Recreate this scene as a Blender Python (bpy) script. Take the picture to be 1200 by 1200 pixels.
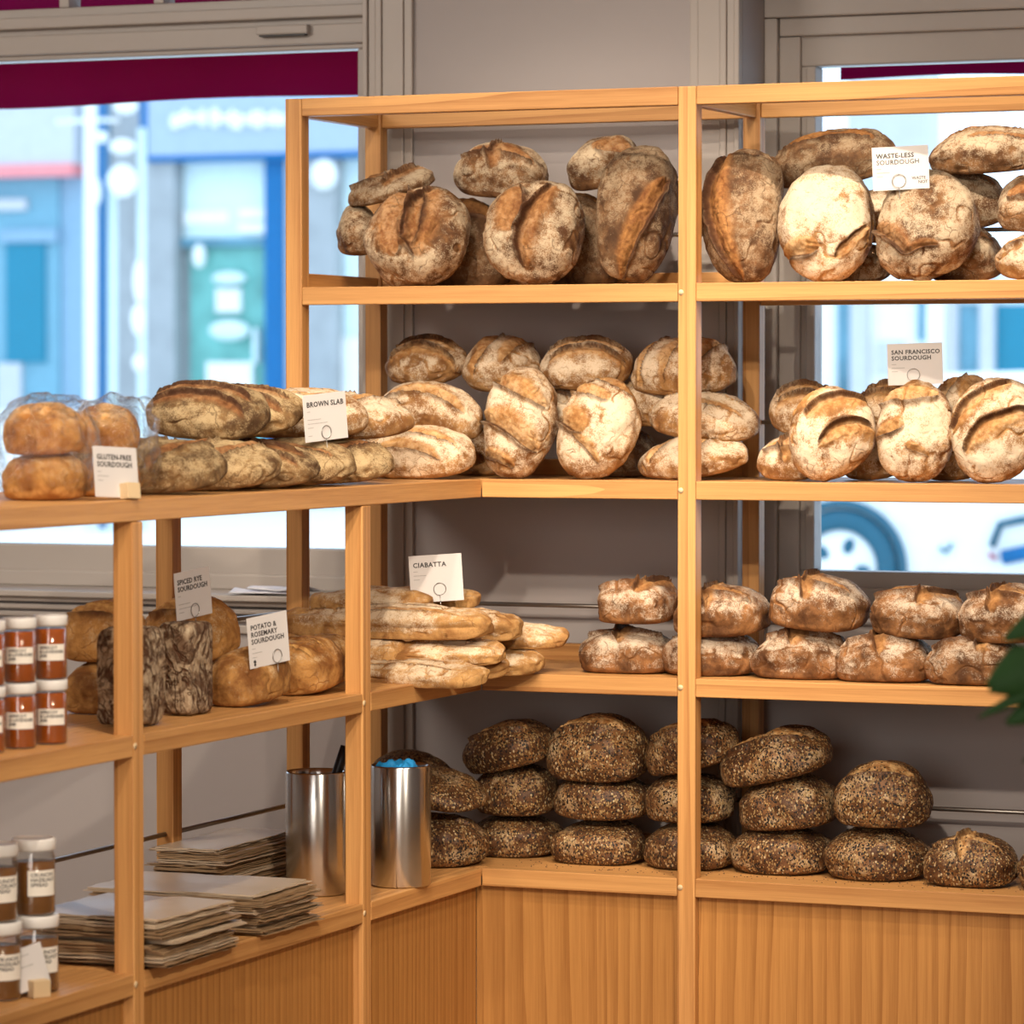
import bpy, bmesh, math, random
import numpy as np
from mathutils import Matrix, Vector

for _o in list(bpy.data.objects):
    bpy.data.objects.remove(_o)
sc = bpy.context.scene
COL = sc.collection
rad = math.radians

# ---------------------------------------------------------------- camera
cd = bpy.data.cameras.new('camera')
cam = bpy.data.objects.new('camera', cd); COL.objects.link(cam)
cd.sensor_width = 36.0
cd.lens = 36.0 * 4424.0 / 1200.0
cd.clip_start = 0.1; cd.clip_end = 300
CAM = Vector((2.998, -7.155, 1.45))
YAW = rad(22.27); PITCH = math.atan(148 / 4424.0)
cam.location = CAM
cam.rotation_euler = (math.pi / 2 - PITCH, 0, YAW)
cd.dof.use_dof = True
cd.dof.focus_distance = 7.5
cd.dof.aperture_fstop = 5.0
sc.camera = cam

# ---------------------------------------------------------------- world and lights
sc.view_settings.view_transform = 'Standard'
sc.view_settings.look = 'None'
sc.view_settings.gamma = 1.0
sc.view_settings.use_curve_mapping = False
sc.view_settings.exposure = -0.24
w = bpy.data.worlds.new('sky'); sc.world = w; w.use_nodes = True
bg = w.node_tree.nodes['Background']
bg.inputs[0].default_value = (0.58, 0.76, 1.0, 1)
bg.inputs[1].default_value = 2.95

def spot(name, loc, target, watts, size_deg, blend, col, radius):
    d = bpy.data.lights.new(name, 'SPOT'); d.energy = watts; d.color = col
    d.spot_size = rad(size_deg); d.spot_blend = blend; d.shadow_soft_size = radius
    o = bpy.data.objects.new(name, d); COL.objects.link(o); o.location = loc
    o.rotation_euler = (Vector(target) - Vector(loc)).to_track_quat('-Z', 'Y').to_euler()
    return o
def area(name, loc, target, watts, sx, sy, col):
    d = bpy.data.lights.new(name, 'AREA'); d.energy = watts; d.color = col
    d.shape = 'RECTANGLE'; d.size = sx; d.size_y = sy
    o = bpy.data.objects.new(name, d); COL.objects.link(o); o.location = loc
    o.rotation_euler = (Vector(target) - Vector(loc)).to_track_quat('-Z', 'Y').to_euler()
    return o
WARM = (1.0, 0.855, 0.69)
spot('track_spot', (1.25, -1.02, 3.35), (0.92, 0.12, 1.66), 270, 40, .8, WARM, .018)
spot('track_spot', (0.20, -1.10, 3.35), (0.05, 0.12, 1.70), 105, 38, .8, WARM, .018)
spot('track_spot', (0.35, -1.75, 3.35), (0.15, 0.12, 1.25), 130, 54, .8, WARM, .035)
spot('track_spot', (2.00, -1.75, 3.35), (0.9, 0.12, 0.8), 130, 50, .8, WARM, .035)
spot('track_spot', (1.00, -2.50, 3.35), (-0.15, -1.1, 1.1), 175, 60, .8, WARM, .035)
spot('track_spot', (1.70, -5.60, 3.30), (0.45, 0.2, 0.75), 620, 24, .8, WARM, .06)
spot('track_spot', (3.70, -4.30, 3.20), (-0.15, -0.8, 0.80), 620, 28, .8, WARM, .06)
spot('track_spot', (0.90, -4.60, 3.20), (0.25, 0.2, 1.40), 330, 24, .8, WARM, .06)
NEUT = (1.0, 0.90, 0.79)
area('ceiling_fill', (1.6, -4.0, 3.45), (1.2, -3.0, 0), 50, 2.4, 1.6, NEUT)  # added soft overhead fill, not a fixture of the shop
area('ceiling_fill', (-2.1, -3.0, 3.45), (-1.0, 0.4, 0.7), 130, 1.6, 1.6, NEUT)  # added fill aimed at the lower left wall
# added frontal fill behind the camera; the front wall has no window there
area('front_fill', (1.2, -8.9, 1.75), (0.6, 0, 1.2), 165, 3.6, 2.4, (1.0, 0.93, 0.86))

# ---------------------------------------------------------------- bread shapes (numpy only)
_rng = np.random.RandomState(7)
_TAB = _rng.rand(32, 32, 32)

def vnoise(p, seed=0):
    q = p + np.array([seed * 3.17, seed * 1.73 + 5.1, seed * 2.41 + 9.7])
    i = np.floor(q).astype(int)
    f = q - i
    f = f * f * (3 - 2 * f)
    out = 0.0
    for dx in (0, 1):
        for dy in (0, 1):
            for dz in (0, 1):
                w = (f[:, 0] if dx else 1 - f[:, 0]) * (f[:, 1] if dy else 1 - f[:, 1]) * (f[:, 2] if dz else 1 - f[:, 2])
                out = out + w * _TAB[(i[:, 0] + dx) % 32, (i[:, 1] + dy) % 32, (i[:, 2] + dz) % 32]
    return out * 2 - 1

def fbm(p, seed=0, octv=3):
    a, s, o = 1.0, 0.0, 0.0
    for k in range(octv):
        s = s + a * vnoise(p * (2.03 ** k), seed + k * 11)
        o += a
        a *= 0.5
    return s / o

_ICO = {}
def icosphere(level):
    if level in _ICO:
        return _ICO[level]
    t = (1 + 5 ** 0.5) / 2
    v = [(-1, t, 0), (1, t, 0), (-1, -t, 0), (1, -t, 0), (0, -1, t), (0, 1, t), (0, -1, -t), (0, 1, -t), (t, 0, -1), (t, 0, 1), (-t, 0, -1), (-t, 0, 1)]
    v = np.array(v, float)
    v /= np.linalg.norm(v, axis=1)[:, None]
    f = np.array([(0, 11, 5), (0, 5, 1), (0, 1, 7), (0, 7, 10), (0, 10, 11), (1, 5, 9), (5, 11, 4), (11, 10, 2), (10, 7, 6), (7, 1, 8),
                  (3, 9, 4), (3, 4, 2), (3, 2, 6), (3, 6, 8), (3, 8, 9), (4, 9, 5), (2, 4, 11), (6, 2, 10), (8, 6, 7), (9, 8, 1)])
    for _ in range(level):
        e = np.sort(np.concatenate([f[:, [0, 1]], f[:, [1, 2]], f[:, [2, 0]]]), axis=1)
        u, inv = np.unique(e, axis=0, return_inverse=True)
        inv = inv.ravel()
        m = (v[u[:, 0]] + v[u[:, 1]])
        m /= np.linalg.norm(m, axis=1)[:, None]
        n = len(f)
        a = inv[:n] + len(v); b = inv[n:2 * n] + len(v); c = inv[2 * n:] + len(v)
        v = np.concatenate([v, m])
        f = np.concatenate([np.stack([f[:, 0], a, c], 1), np.stack([f[:, 1], b, a], 1), np.stack([f[:, 2], c, b], 1), np.stack([a, b, c], 1)])
    _ICO[level] = (v, f)
    return v, f

def sstep(a, b, x):
    t = np.clip((x - a) / (b - a + 1e-9), 0, 1)
    return t * t * (3 - 2 * t)

# style: exponent n, base fraction b, lump, taper, flour on top, flour on side
STY = {
    'rustic':  dict(n=2.5, b=.34, lump=.060, taper=.10, ftop=.60, fside=.44),
    'dark':    dict(n=2.5, b=.34, lump=.050, taper=.10, ftop=.48, fside=.40),
    'sour':    dict(n=2.3, b=.33, lump=.045, taper=.12, ftop=.66, fside=.40),
    'slab':    dict(n=2.7, b=.34, lump=.040, taper=.05, ftop=.60, fside=.42),
    'country': dict(n=2.7, b=.36, lump=.060, taper=.00, ftop=.54, fside=.29),
    'seeded':  dict(fold=.001, n=2.4, b=.38, lump=.045, taper=.00, ftop=.50, fside=.50),
    'potato':  dict(n=2.6, b=.36, lump=.040, taper=.06, ftop=.40, fside=.26),
    'ciabatta': dict(n=3.2, b=.42, lump=.085, taper=.12, ftop=.64, fside=.36),
    'tin':     dict(fold=.0, n=9.0, b=.50, lump=.030, taper=.00, ftop=.50, fside=.50),
    'free':    dict(fold=.001, n=2.5, b=.40, lump=.035, taper=.00, ftop=.46, fside=.20),
}

def loaf_shape(L, W, H, style, seed, slashes, level=5):
    """slashes: (u0,v0,u1,v1,bulge,halfwidth_m,ear_m,depth_m); u along the length, v across, both -1..1"""
    S = STY[style]
    P, F = icosphere(level)
    n = S['n']
    r = (np.abs(P) ** n).sum(1) ** (-1 / n)
    q = P * r[:, None]
    tp = 1 - S['taper'] * np.abs(q[:, 0]) ** 3
    x = q[:, 0] * L / 2
    y = q[:, 1] * W / 2 * tp
    zc = q[:, 2]
    b = S['b']
    if style == 'tin':
        z = H / 2 + zc * H / 2
    else:
        up = b * H + np.maximum(zc, 0) * (1 - b) * H * (1 - 0.22 * np.abs(q[:, 0]) ** 2.5)
        s = 1 - (1 - np.clip(-zc * 1.22, 0, 1)) ** 2
        z = np.where(zc >= 0, up, b * H * (1 - s))
    m = (L + W + 2 * H) / 4
    size = np.stack([x, y, z], 1)
    lo = fbm(P * 1.6, seed, 2)
    mid = fbm(size / .035, seed + 3, 2)
    fine = fbm(size / .012, seed + 5, 2)
    rdg = 1 - np.abs(fbm(size / .050 + 7, seed + 61, 2)) * 2.2
    fold = sstep(.80, .99, rdg) * sstep(-.1, .25, fbm(P * 2.0, seed + 67, 2))
    botw = np.clip(1 - np.clip(-zc - .35, 0, 1) * 4, 0.05, 1)
    d = (S['lump'] * m * lo + .0036 * mid + .0014 * fine - S.get('fold', .0034) * fold) * botw
    # a bend along the length and a skew, so no two loaves are symmetric
    rs = np.random.RandomState(seed + 100)
    y = y + (rs.rand() - .5) * .16 * W * (q[:, 0] ** 2 - .3)
    slash = np.zeros(len(P)); ear_and_shade = np.zeros(len(P))
    ks = np.zeros(len(P))
    topw = sstep(-.30, .05, zc)
    for sl in slashes:
        u0, v0, u1, v1, bl, hw, eh, dp = sl
        A = np.array([u0 * L / 2, v0 * W / 2]); B = np.array([u1 * L / 2, v1 * W / 2])
        c = (A + B) / 2; h = np.linalg.norm(B - A) / 2; t = (B - A) / (2 * h); nn = np.array([-t[1], t[0]])
        uv = np.stack([q[:, 0] * L / 2, q[:, 1] * W / 2], 1) + .0030 * np.stack([mid, fine], 1) + .007 * lo[:, None]
        ss = ((uv - c) @ t) / h
        dd = (uv - c) @ nn - bl * h * (1 - ss ** 2)
        ww = hw * np.sqrt(np.clip(1 - ss ** 2, 0.0001, 1)) * (1 + .18 * mid)
        tt = dd / ww
        ins = sstep(1.05, .90, np.abs(ss)) * topw
        sgn = 1 if eh >= 0 else -1
        g = (tt * sgn + 1)
        msk = sstep(-.05, .09, g) * (1 - sstep(1.35, 2.12 + .25 * mid, g)) * ins
        prof = -1.35 * dp * np.clip(g / .12, 0, 1) * np.exp(-np.clip(g, 0, 9) / .42) + dp * .38 * np.exp(-((g - 1.25) / .55) ** 2)
        st = np.stack([ss * h / .022, dd / .0042, mid * 0], 1)
        rough = (.0022 * fbm(size / .008, seed + 17, 2) + .0016 * fbm(st, seed + 29, 2)) * (hw > .006)
        d = d + msk * (prof + rough)
        rid = np.exp(-((tt * sgn + 1.05) / .22) ** 2) * ins
        d = d + rid * abs(eh) * sstep(.05, .50, zc)
        edge_n = .55 + .45 * fbm(size / .02, seed + 23, 2)
        cut_shade = np.exp(-np.clip(g, 0, 9) / .30) * (g > 0) * ins  # painted shade deep in the cut, fading away from the ear
        ear_and_shade = np.maximum(ear_and_shade, np.clip(rid * edge_n * 1.25 + cut_shade * .65, 0, 1))
        slash = np.maximum(slash, msk)
        ks = np.maximum(ks, np.exp(-np.clip(np.abs(tt) - 1, 0, 9) / .35) * ins)
    N = np.stack([P[:, 0] / max(L, .01), P[:, 1] / max(W, .01), P[:, 2] / max(H, .01)], 1)
    N /= np.linalg.norm(N, axis=1)[:, None]
    V = np.stack([x, y, z], 1) + N * d[:, None]
    if style != 'tin':
        V[:, 2] = np.maximum(V[:, 2], 0.0006 * (fine + 1))
    V[:, 2] -= V[:, 2].min()
    patch = fbm(P * 2.4 + 3, seed + 41, 3)
    fl = S['fside'] + (S['ftop'] - S['fside']) * sstep(-.1, .75, zc) + .30 * patch - .18 * ks
    fl = fl - .30 * fold
    if style == 'ciabatta':
        fl = fl - .34 * sstep(.45, .92, np.abs(q[:, 0]) + .12 * mid)
    fl = np.where(zc < -.25, fl * .45, fl)
    return V, F, np.clip(slash, 0, 1), np.clip(ear_and_shade, 0, 1), np.clip(fl, 0, 1)

# ---------------------------------------------------------------- material helpers
class NT:
    def __init__(s, name):
        s.m = bpy.data.materials.new(name); s.m.use_nodes = True
        s.t = s.m.node_tree; s.t.nodes.clear()
        s.out = s.t.nodes.new('ShaderNodeOutputMaterial')
    def n(s, typ, **kw):
        nd = s.t.nodes.new(typ)
        for k, v in kw.items(): setattr(nd, k, v)
        return nd
    def link(s, a, b): s.t.links.new(a, b)
    def put(s, sock, v):
        if isinstance(v, (int, float)): sock.default_value = v
        elif isinstance(v, tuple): sock.default_value = v if len(v) == len(sock.default_value) else v + (1,)
        else: s.link(v, sock)
    def math(s, op, a, b=0.0, clamp=False):
        nd = s.n('ShaderNodeMath', operation=op, use_clamp=clamp)
        s.put(nd.inputs[0], a); s.put(nd.inputs[1], b); return nd.outputs[0]
    def step(s, x, lo, hi):
        nd = s.n('ShaderNodeMapRange', interpolation_type='SMOOTHSTEP')
        s.put(nd.inputs['Value'], x); nd.inputs['From Min'].default_value = lo; nd.inputs['From Max'].default_value = hi
        return nd.outputs[0]
    def mix(s, f, a, b, blend='MIX'):
        nd = s.n('ShaderNodeMix', data_type='RGBA', blend_type=blend)
        s.put(nd.inputs[0], f); s.put(nd.inputs[6], a); s.put(nd.inputs[7], b); return nd.outputs[2]
    def noise(s, vec, scale, detail=2.0, rough=.5, dist=0.0):
        nd = s.n('ShaderNodeTexNoise'); s.put(nd.inputs['Vector'], vec)
        nd.inputs['Scale'].default_value = scale; nd.inputs['Detail'].default_value = detail
        nd.inputs['Roughness'].default_value = rough; nd.inputs['Distortion'].default_value = dist
        return nd.outputs['Fac']
    def ocoord(s, spread=7.0):
        tc = s.n('ShaderNodeTexCoord'); oi = s.n('ShaderNodeObjectInfo')
        k = s.math('MULTIPLY', oi.outputs['Random'], spread)
        c = s.n('ShaderNodeCombineXYZ'); s.put(c.inputs[0], k); s.put(c.inputs[1], s.math('MULTIPLY', k, 1.7)); s.put(c.inputs[2], s.math('MULTIPLY', k, .6))
        a = s.n('ShaderNodeVectorMath', operation='ADD'); s.link(tc.outputs['Object'], a.inputs[0]); s.link(c.outputs[0], a.inputs[1])
        return a.outputs[0], oi.outputs['Random'], tc.outputs['Object']
    def attr(s, name):
        return s.n('ShaderNodeAttribute', attribute_name=name).outputs['Fac']
    def bump(s, h, strength, dist):
        nd = s.n('ShaderNodeBump'); s.put(nd.inputs['Height'], h)
        nd.inputs['Strength'].default_value = strength; nd.inputs['Distance'].default_value = dist
        return nd.outputs[0]
    def pbr(s, col, rough=.6, metal=0.0, spec=.4, normal=None, **kw):
        p = s.n('ShaderNodeBsdfPrincipled')
        s.put(p.inputs['Base Color'], col); s.put(p.inputs['Roughness'], rough)
        s.put(p.inputs['Metallic'], metal); s.put(p.inputs['Specular IOR Level'], spec)
        if normal is not None: s.link(normal, p.inputs['Normal'])
        for k, v in kw.items(): s.put(p.inputs[k], v)
        s.link(p.outputs[0], s.out.inputs[0]); return s.m

def plain(name, col, rough=.6, metal=0.0, spec=.4, vary=.06, scale=9.0, **kw):
    T = NT(name); v, rnd, _ = T.ocoord()
    f = T.noise(v, scale, 4)
    d = tuple(c * (1 - vary * 2) for c in col)
    c = T.mix(f, d, tuple(min(1, x * (1 + vary)) for x in col))
    return T.pbr(c, rough, metal, spec, **kw)

def wood(name, axis, light=(.640, .330, .112), dark=(.350, .140, .038)):
    T = NT(name); v, rnd, _ = T.ocoord(3.1)
    mp = T.n('ShaderNodeMapping'); T.link(v, mp.inputs[0])
    scl = [1, 1, 1]; scl[axis] = .045; mp.inputs['Scale'].default_value = scl
    wob = T.n('ShaderNodeTexNoise'); T.link(mp.outputs[0], wob.inputs['Vector']); wob.inputs['Scale'].default_value = 9; wob.inputs['Detail'].default_value = 2
    sub = T.n('ShaderNodeVectorMath', operation='SCALE'); T.link(wob.outputs['Color'], sub.inputs[0]); sub.inputs['Scale'].default_value = .055
    add = T.n('ShaderNodeVectorMath', operation='ADD'); T.link(mp.outputs[0], add.inputs[0]); T.link(sub.outputs[0], add.inputs[1])
    wv = T.n('ShaderNodeTexWave', wave_type='RINGS', rings_direction='XYZ'[axis], wave_profile='SAW'); T.link(add.outputs[0], wv.inputs['Vector'])
    wv.inputs['Scale'].default_value = 17; wv.inputs['Distortion'].default_value = 1.6; wv.inputs['Detail'].default_value = 3; wv.inputs['Detail Scale'].default_value = 1.1
    ring = T.math('POWER', wv.outputs['Fac'], 2.2)
    mp2 = T.n('ShaderNodeMapping'); T.link(v, mp2.inputs[0])
    s2 = [1, 1, 1]; s2[axis] = .02; mp2.inputs['Scale'].default_value = s2
    fib = T.noise(mp2.outputs[0], 420, 3, .6)
    blot = T.noise(mp.outputs[0], 14, 2)
    str_ = T.noise(mp2.outputs[0], 95, 4, .65)
    f = T.math('ADD', T.math('MULTIPLY', ring, .62), T.math('MULTIPLY', T.math('SUBTRACT', fib, .40), .85), True)
    f = T.math('ADD', f, T.math('MULTIPLY', T.math('SUBTRACT', str_, .46), 1.3), True)
    c = T.mix(f, light, dark)
    c = T.mix(T.math('MULTIPLY', blot, .35), c, tuple(x * .72 for x in light))
    hs = T.n('ShaderNodeHueSaturation'); T.link(c, hs.inputs['Color'])
    T.put(hs.inputs['Value'], T.math('ADD', T.math('MULTIPLY', rnd, .22), .89))
    return T.pbr(hs.outputs[0], T.math('ADD', T.math('MULTIPLY', fib, .2), .36), 0, .35, T.bump(fib, .12, .001))

def crust(name, cd_, cl, flour, sd, sl, ear_and_shade=(.045, .016, .007), famt=.85, bias=0.0, slf=.72):
    T = NT(name); v, rnd, _ = T.ocoord(9)
    n1 = T.noise(v, 16, 4, .6); n2 = T.noise(v, 75, 4, .6); n3 = T.noise(v, 380, 3, .65); n4 = T.noise(v, 38, 3, .55, .6)
    S = T.attr('slash'); E = T.attr('ear_and_shade'); Fl = T.attr('flour')
    base = T.mix(T.step(T.math('ADD', T.math('MULTIPLY', n1, .6), T.math('MULTIPLY', n4, .4)), .36, .64), cd_, cl)
    base = T.mix(T.math('MULTIPLY', T.step(n3, .5, .72), .38), base, tuple(x * .35 for x in cd_))
    sc_ = T.mix(T.step(T.math('ADD', T.math('MULTIPLY', n2, .6), T.math('MULTIPLY', n1, .4)), .32, .68), sd, sl)
    sc_ = T.mix(T.math('MULTIPLY', T.step(n3, .50, .75), .35), sc_, tuple(x * .5 for x in sd))
    f = T.math('ADD', Fl, T.math('MULTIPLY', T.math('SUBTRACT', n2, .5), .85))
    f = T.math('ADD', f, T.math('MULTIPLY', T.math('SUBTRACT', n3, .5), 1.0))
    f = T.math('ADD', f, T.math('ADD', T.math('MULTIPLY', T.math('SUBTRACT', n1, .5), 1.0), bias))
    m = T.step(f, .28, .78)
    m = T.math('MULTIPLY', m, T.math('SUBTRACT', 1.0, T.math('MULTIPLY', S, slf)))
    crack = T.n('ShaderNodeTexVoronoi', feature='DISTANCE_TO_EDGE'); 
    dv = T.n('ShaderNodeVectorMath', operation='ADD'); T.link(v, dv.inputs[0])
    nz = T.n('ShaderNodeTexNoise'); T.link(v, nz.inputs['Vector']); nz.inputs['Scale'].default_value = 40
    sv = T.n('ShaderNodeVectorMath', operation='SCALE'); T.link(nz.outputs['Color'], sv.inputs[0]); sv.inputs['Scale'].default_value = .03
    T.link(sv.outputs[0], dv.inputs[1]); T.link(dv.outputs[0], crack.inputs['Vector']); crack.inputs['Scale'].default_value = 30
    ck = T.math('SUBTRACT', 1.0, T.step(crack.outputs['Distance'], .0, .05))
    ck = T.math('MULTIPLY', ck, T.step(n1, .52, .62))
    c = T.mix(S, base, sc_)
    c = T.mix(T.math('MULTIPLY', m, famt), c, flour)
    c = T.mix(T.math('MULTIPLY', ck, .6), c, cd_)
    c = T.mix(T.math('MULTIPLY', E, .92), c, ear_and_shade)  # burnt ear edge and painted shade of the cut share this tone
    hs = T.n('ShaderNodeHueSaturation'); T.link(c, hs.inputs['Color'])
    T.put(hs.inputs['Value'], T.math('ADD', T.math('MULTIPLY', rnd, .22), .88))
    h = T.math('ADD', T.math('MULTIPLY', n2, .6), T.math('MULTIPLY', n3, .35))
    h = T.math('SUBTRACT', h, T.math('MULTIPLY', ck, .4))
    return T.pbr(hs.outputs[0], .78, 0, .22, T.bump(h, .55, .004))

def seeded(name):
    T = NT(name); v, rnd, _ = T.ocoord(9)
    n1 = T.noise(v, 15, 4, .6); n2 = T.noise(v, 80, 3); n3 = T.noise(v, 350, 2)
    S = T.attr('slash'); E = T.attr('ear_and_shade')
    Fl = T.attr('flour')
    base = T.mix(T.step(n1, .38, .62), (.085, .034, .012), (.225, .100, .032))
    dust = T.step(T.math('ADD', Fl, T.math('MULTIPLY', T.math('SUBTRACT', n1, .5), 1.6)), .52, .80)
    base = T.mix(T.math('MULTIPLY', dust, .8), base, (.47, .335, .19))
    tear = T.mix(T.step(n2, .35, .65), (.33, .15, .045), (.62, .38, .16))
    c = T.mix(S, base, tear)
    def seeds(scale, lo, keep, cols, seedoff):
        mp = T.n('ShaderNodeMapping'); T.link(v, mp.inputs[0]); mp.inputs['Rotation'].default_value = (seedoff, seedoff * 2, .5)
        mp.inputs['Scale'].default_value = (1.0, 1.0, .72)
        vo = T.n('ShaderNodeTexVoronoi'); T.link(mp.outputs[0], vo.inputs['Vector']); vo.inputs['Scale'].default_value = scale
        sp = T.n('ShaderNodeSeparateColor'); T.link(vo.outputs['Color'], sp.inputs[0])
        dens = T.math('MULTIPLY', T.math('SUBTRACT', 1.0, T.math('MULTIPLY', S, .72)), keep)
        dens = T.math('ADD', dens, T.math('MULTIPLY', T.math('SUBTRACT', n1, .5), 1.1))
        k = T.math('MULTIPLY', T.math('LESS_THAN', sp.outputs[1], dens), T.math('SUBTRACT', 1.0, T.step(vo.outputs['Distance'], lo, lo + .12)))
        cr = T.n('ShaderNodeValToRGB'); cr.color_ramp.interpolation = 'CONSTANT'; T.link(sp.outputs[0], cr.inputs[0])
        el = cr.color_ramp.elements
        while len(el) < len(cols): el.new(.5)
        for i, (p_, q_) in enumerate(cols): el[i].position = p_; el[i].color = q_ + (1,)
        return k, cr.outputs[0]
    k1, c1 = seeds(215, .40, .78, [(0, (.020, .014, .010)), (.46, (.36, .235, .10)), (.74, (.12, .06, .025)), (.88, (.52, .39, .22))], .3)
    k2, c2 = seeds(330, .40, .55, [(0, (.015, .011, .010)), (.55, (.50, .32, .12)), (.85, (.2, .1, .035))], 1.1)
    c = T.mix(k2, c, c2); c = T.mix(k1, c, c1)
    c = T.mix(T.math('MULTIPLY', E, .6), c, (.06, .025, .01))
    h = T.math('ADD', T.math('ADD', T.math('MULTIPLY', k1, .8), T.math('MULTIPLY', k2, .5)), T.math('MULTIPLY', n2, .4))
    return T.pbr(c, .55, 0, .35, T.bump(h, .8, .0022))

def rye(name):
    T = NT(name); v, rnd, _ = T.ocoord(9)
    mp = T.n('ShaderNodeMapping'); T.link(v, mp.inputs[0]); mp.inputs['Scale'].default_value = (.62, 1, 1)
    def ridge(scale, dist):
        n = T.noise(mp.outputs[0], scale, 3, .55, dist)
        return T.math('ABSOLUTE', T.math('SUBTRACT', n, .5))
    r1 = ridge(17, 1.6); r2 = ridge(38, 1.2)
    n1 = T.noise(v, 24, 4, .6, .8); n3 = T.noise(v, 280, 3, .6); n2 = T.noise(v, 70, 4, .6)
    e1 = T.step(r1, .005, .050); e2 = T.step(r2, .0, .045)
    pale = T.mix(T.step(n2, .3, .7), (.27, .175, .10), (.50, .39, .26))
    f = T.math('MULTIPLY', e1, T.math('ADD', T.math('MULTIPLY', e2, .65), .35))
    f = T.math('MULTIPLY', f, T.math('SUBTRACT', 1.0, T.math('MULTIPLY', T.step(n1, .47, .60), .80)))
    f = T.math('MULTIPLY', f, T.math('ADD', .55, T.math('MULTIPLY', n3, .8)), True)
    c = T.mix(f, (.085, .037, .017), pale)
    h = T.math('ADD', T.math('ADD', e1, T.math('MULTIPLY', e2, .5)), T.math('MULTIPLY', n2, .6))
    return T.pbr(c, .82, 0, .2, T.bump(h, .8, .005))

M = {}
M['wx'] = wood('pine_along_x', 0); M['wy'] = wood('pine_along_y', 1); M['wz'] = wood('pine_upright', 2)
M['panel'] = wood('pine_panel', 2, (.510, .240, .065), (.270, .100, .020))
M['rustic'] = crust('rustic_crust', (.085, .035, .013), (.30, .145, .055), (.58, .465, .315), (.19, .068, .020), (.44, .215, .075))
M['dark'] = crust('dark_crust', (.065, .029, .012), (.20, .100, .042), (.36, .265, .165), (.14, .048, .014), (.38, .175, .052), slf=.9)
M['sour'] = crust('sour_crust', (.20, .085, .026), (.44, .235, .085), (.74, .61, .44), (.30, .125, .036), (.60, .34, .125))
M['slab'] = crust('slab_crust', (.085, .043, .018), (.26, .145, .055), (.51, .375, .20), (.13, .046, .014), (.33, .145, .05))
M['country'] = crust('country_crust', (.085, .034, .012), (.31, .135, .045), (.60, .495, .37), (.24, .095, .027), (.52, .27, .095))
M['potato'] = crust('potato_crust', (.20, .075, .018), (.50, .25, .072), (.60, .43, .24), (.28, .11, .03), (.60, .34, .11), bias=-.06)
M['ciabatta'] = crust('ciabatta_crust', (.28, .125, .038), (.54, .30, .105), (.73, .60, .43), (.30, .13, .04), (.56, .32, .12))
M['free'] = crust('free_crust', (.34, .125, .028), (.62, .31, .088), (.72, .50, .27), (.5, .25, .07), (.6, .3, .1), bias=-.02)
M['seeded'] = seeded('seeded_crust'); M['tin'] = rye('rye_crust')
M['wall'] = plain('wall_paint', (.40, .362, .352), .7, vary=.03, scale=3)
M['trim'] = plain('trim_paint', (.43, .385, .35), .42, vary=.02, scale=5)
M['ceil'] = plain('ceiling_paint', (.60, .57, .53), .8, vary=.02)
M['floor'] = wood('floor_boards', 1, (.42, .27, .15), (.28, .16, .08))
M['bar'] = plain('bar_metal', (.30, .27, .24), .35, .9)
M['steel'] = plain('brushed_steel', (.62, .61, .59), .24, 1.0, vary=.04, scale=40, Anisotropic=.8, **{'Anisotropic Rotation': .25})
M['wire'] = plain('wire', (.45, .44, .42), .3, 1.0)
M['card'] = plain('card', (.66, .625, .60), .6, vary=.01)
M['ink'] = plain('ink', (.045, .04, .038), .6)
M['inkl'] = plain('pale_ink', (.38, .36, .34), .6)
M['lid'] = plain('lid_white', (.80, .77, .72), .3, vary=.01)
M['label'] = plain('label_paper', (.86, .80, .70), .6, vary=.01)
M['jam'] = plain('jam', (.38, .085, .010), .12, 0, .6, vary=.12, scale=60)
M['nut'] = plain('hazelnut_spread', (.235, .098, .028), .2, 0, .5, vary=.1, scale=60)
M['kraft'] = plain('kraft_paper', (.34, .222, .122), .36, 0, .55, vary=.05, scale=25)
M['kraft2'] = plain('kraft_paper_pale', (.56, .44, .31), .30, 0, .6, vary=.04, scale=25)
M['paper'] = plain('white_paper', (.72, .73, .80), .6, vary=.02)
M['black'] = plain('black_plastic', (.012, .012, .013), .4)
M['blue'] = plain('blue_cloth', (.015, .27, .62), .6, vary=.15, scale=60)
M['block'] = plain('block_wood', (.70, .52, .30), .55, vary=.05)
M['leaf'] = plain('leaf', (.016, .060, .010), .55, 0, .2, vary=.2, scale=20)
M['stem'] = plain('stem', (.05, .08, .02), .5)
M['pot'] = plain('terracotta', (.38, .16, .08), .7)
M['soil'] = plain('soil', (.03, .02, .013), .9)
M['awn'] = plain('awning_cloth', (.24, .0, .045), .9, spec=.03, vary=.03)

def glassy(name, tint, gl, rough=.02, bumpy=0.0, base=.045):
    T = NT(name)
    tr = T.n('ShaderNodeBsdfTransparent'); tr.inputs[0].default_value = tint + (1,)
    g = T.n('ShaderNodeBsdfGlossy'); g.inputs['Roughness'].default_value = rough
    lw = T.n('ShaderNodeLayerWeight'); lw.inputs['Blend'].default_value = .5
    if bumpy:
        v, r_, _ = T.ocoord()
        b = T.bump(T.noise(v, 55, 3, .6, 1.5), bumpy, .01); T.link(b, g.inputs['Normal']); T.link(b, lw.inputs['Normal'])
    mx = T.n('ShaderNodeMixShader'); T.put(mx.inputs[0], T.math('MULTIPLY', T.math('ADD', T.math('MULTIPLY', T.math('POWER', lw.outputs['Facing'], 4.0), .9), base), gl, True))
    T.link(tr.outputs[0], mx.inputs[1]); T.link(g.outputs[0], mx.inputs[2]); T.link(mx.outputs[0], T.out.inputs[0])
    return T.m
M['pane'] = glassy('window_glass', (.97, .985, .98), 1.0, base=.012)
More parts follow.
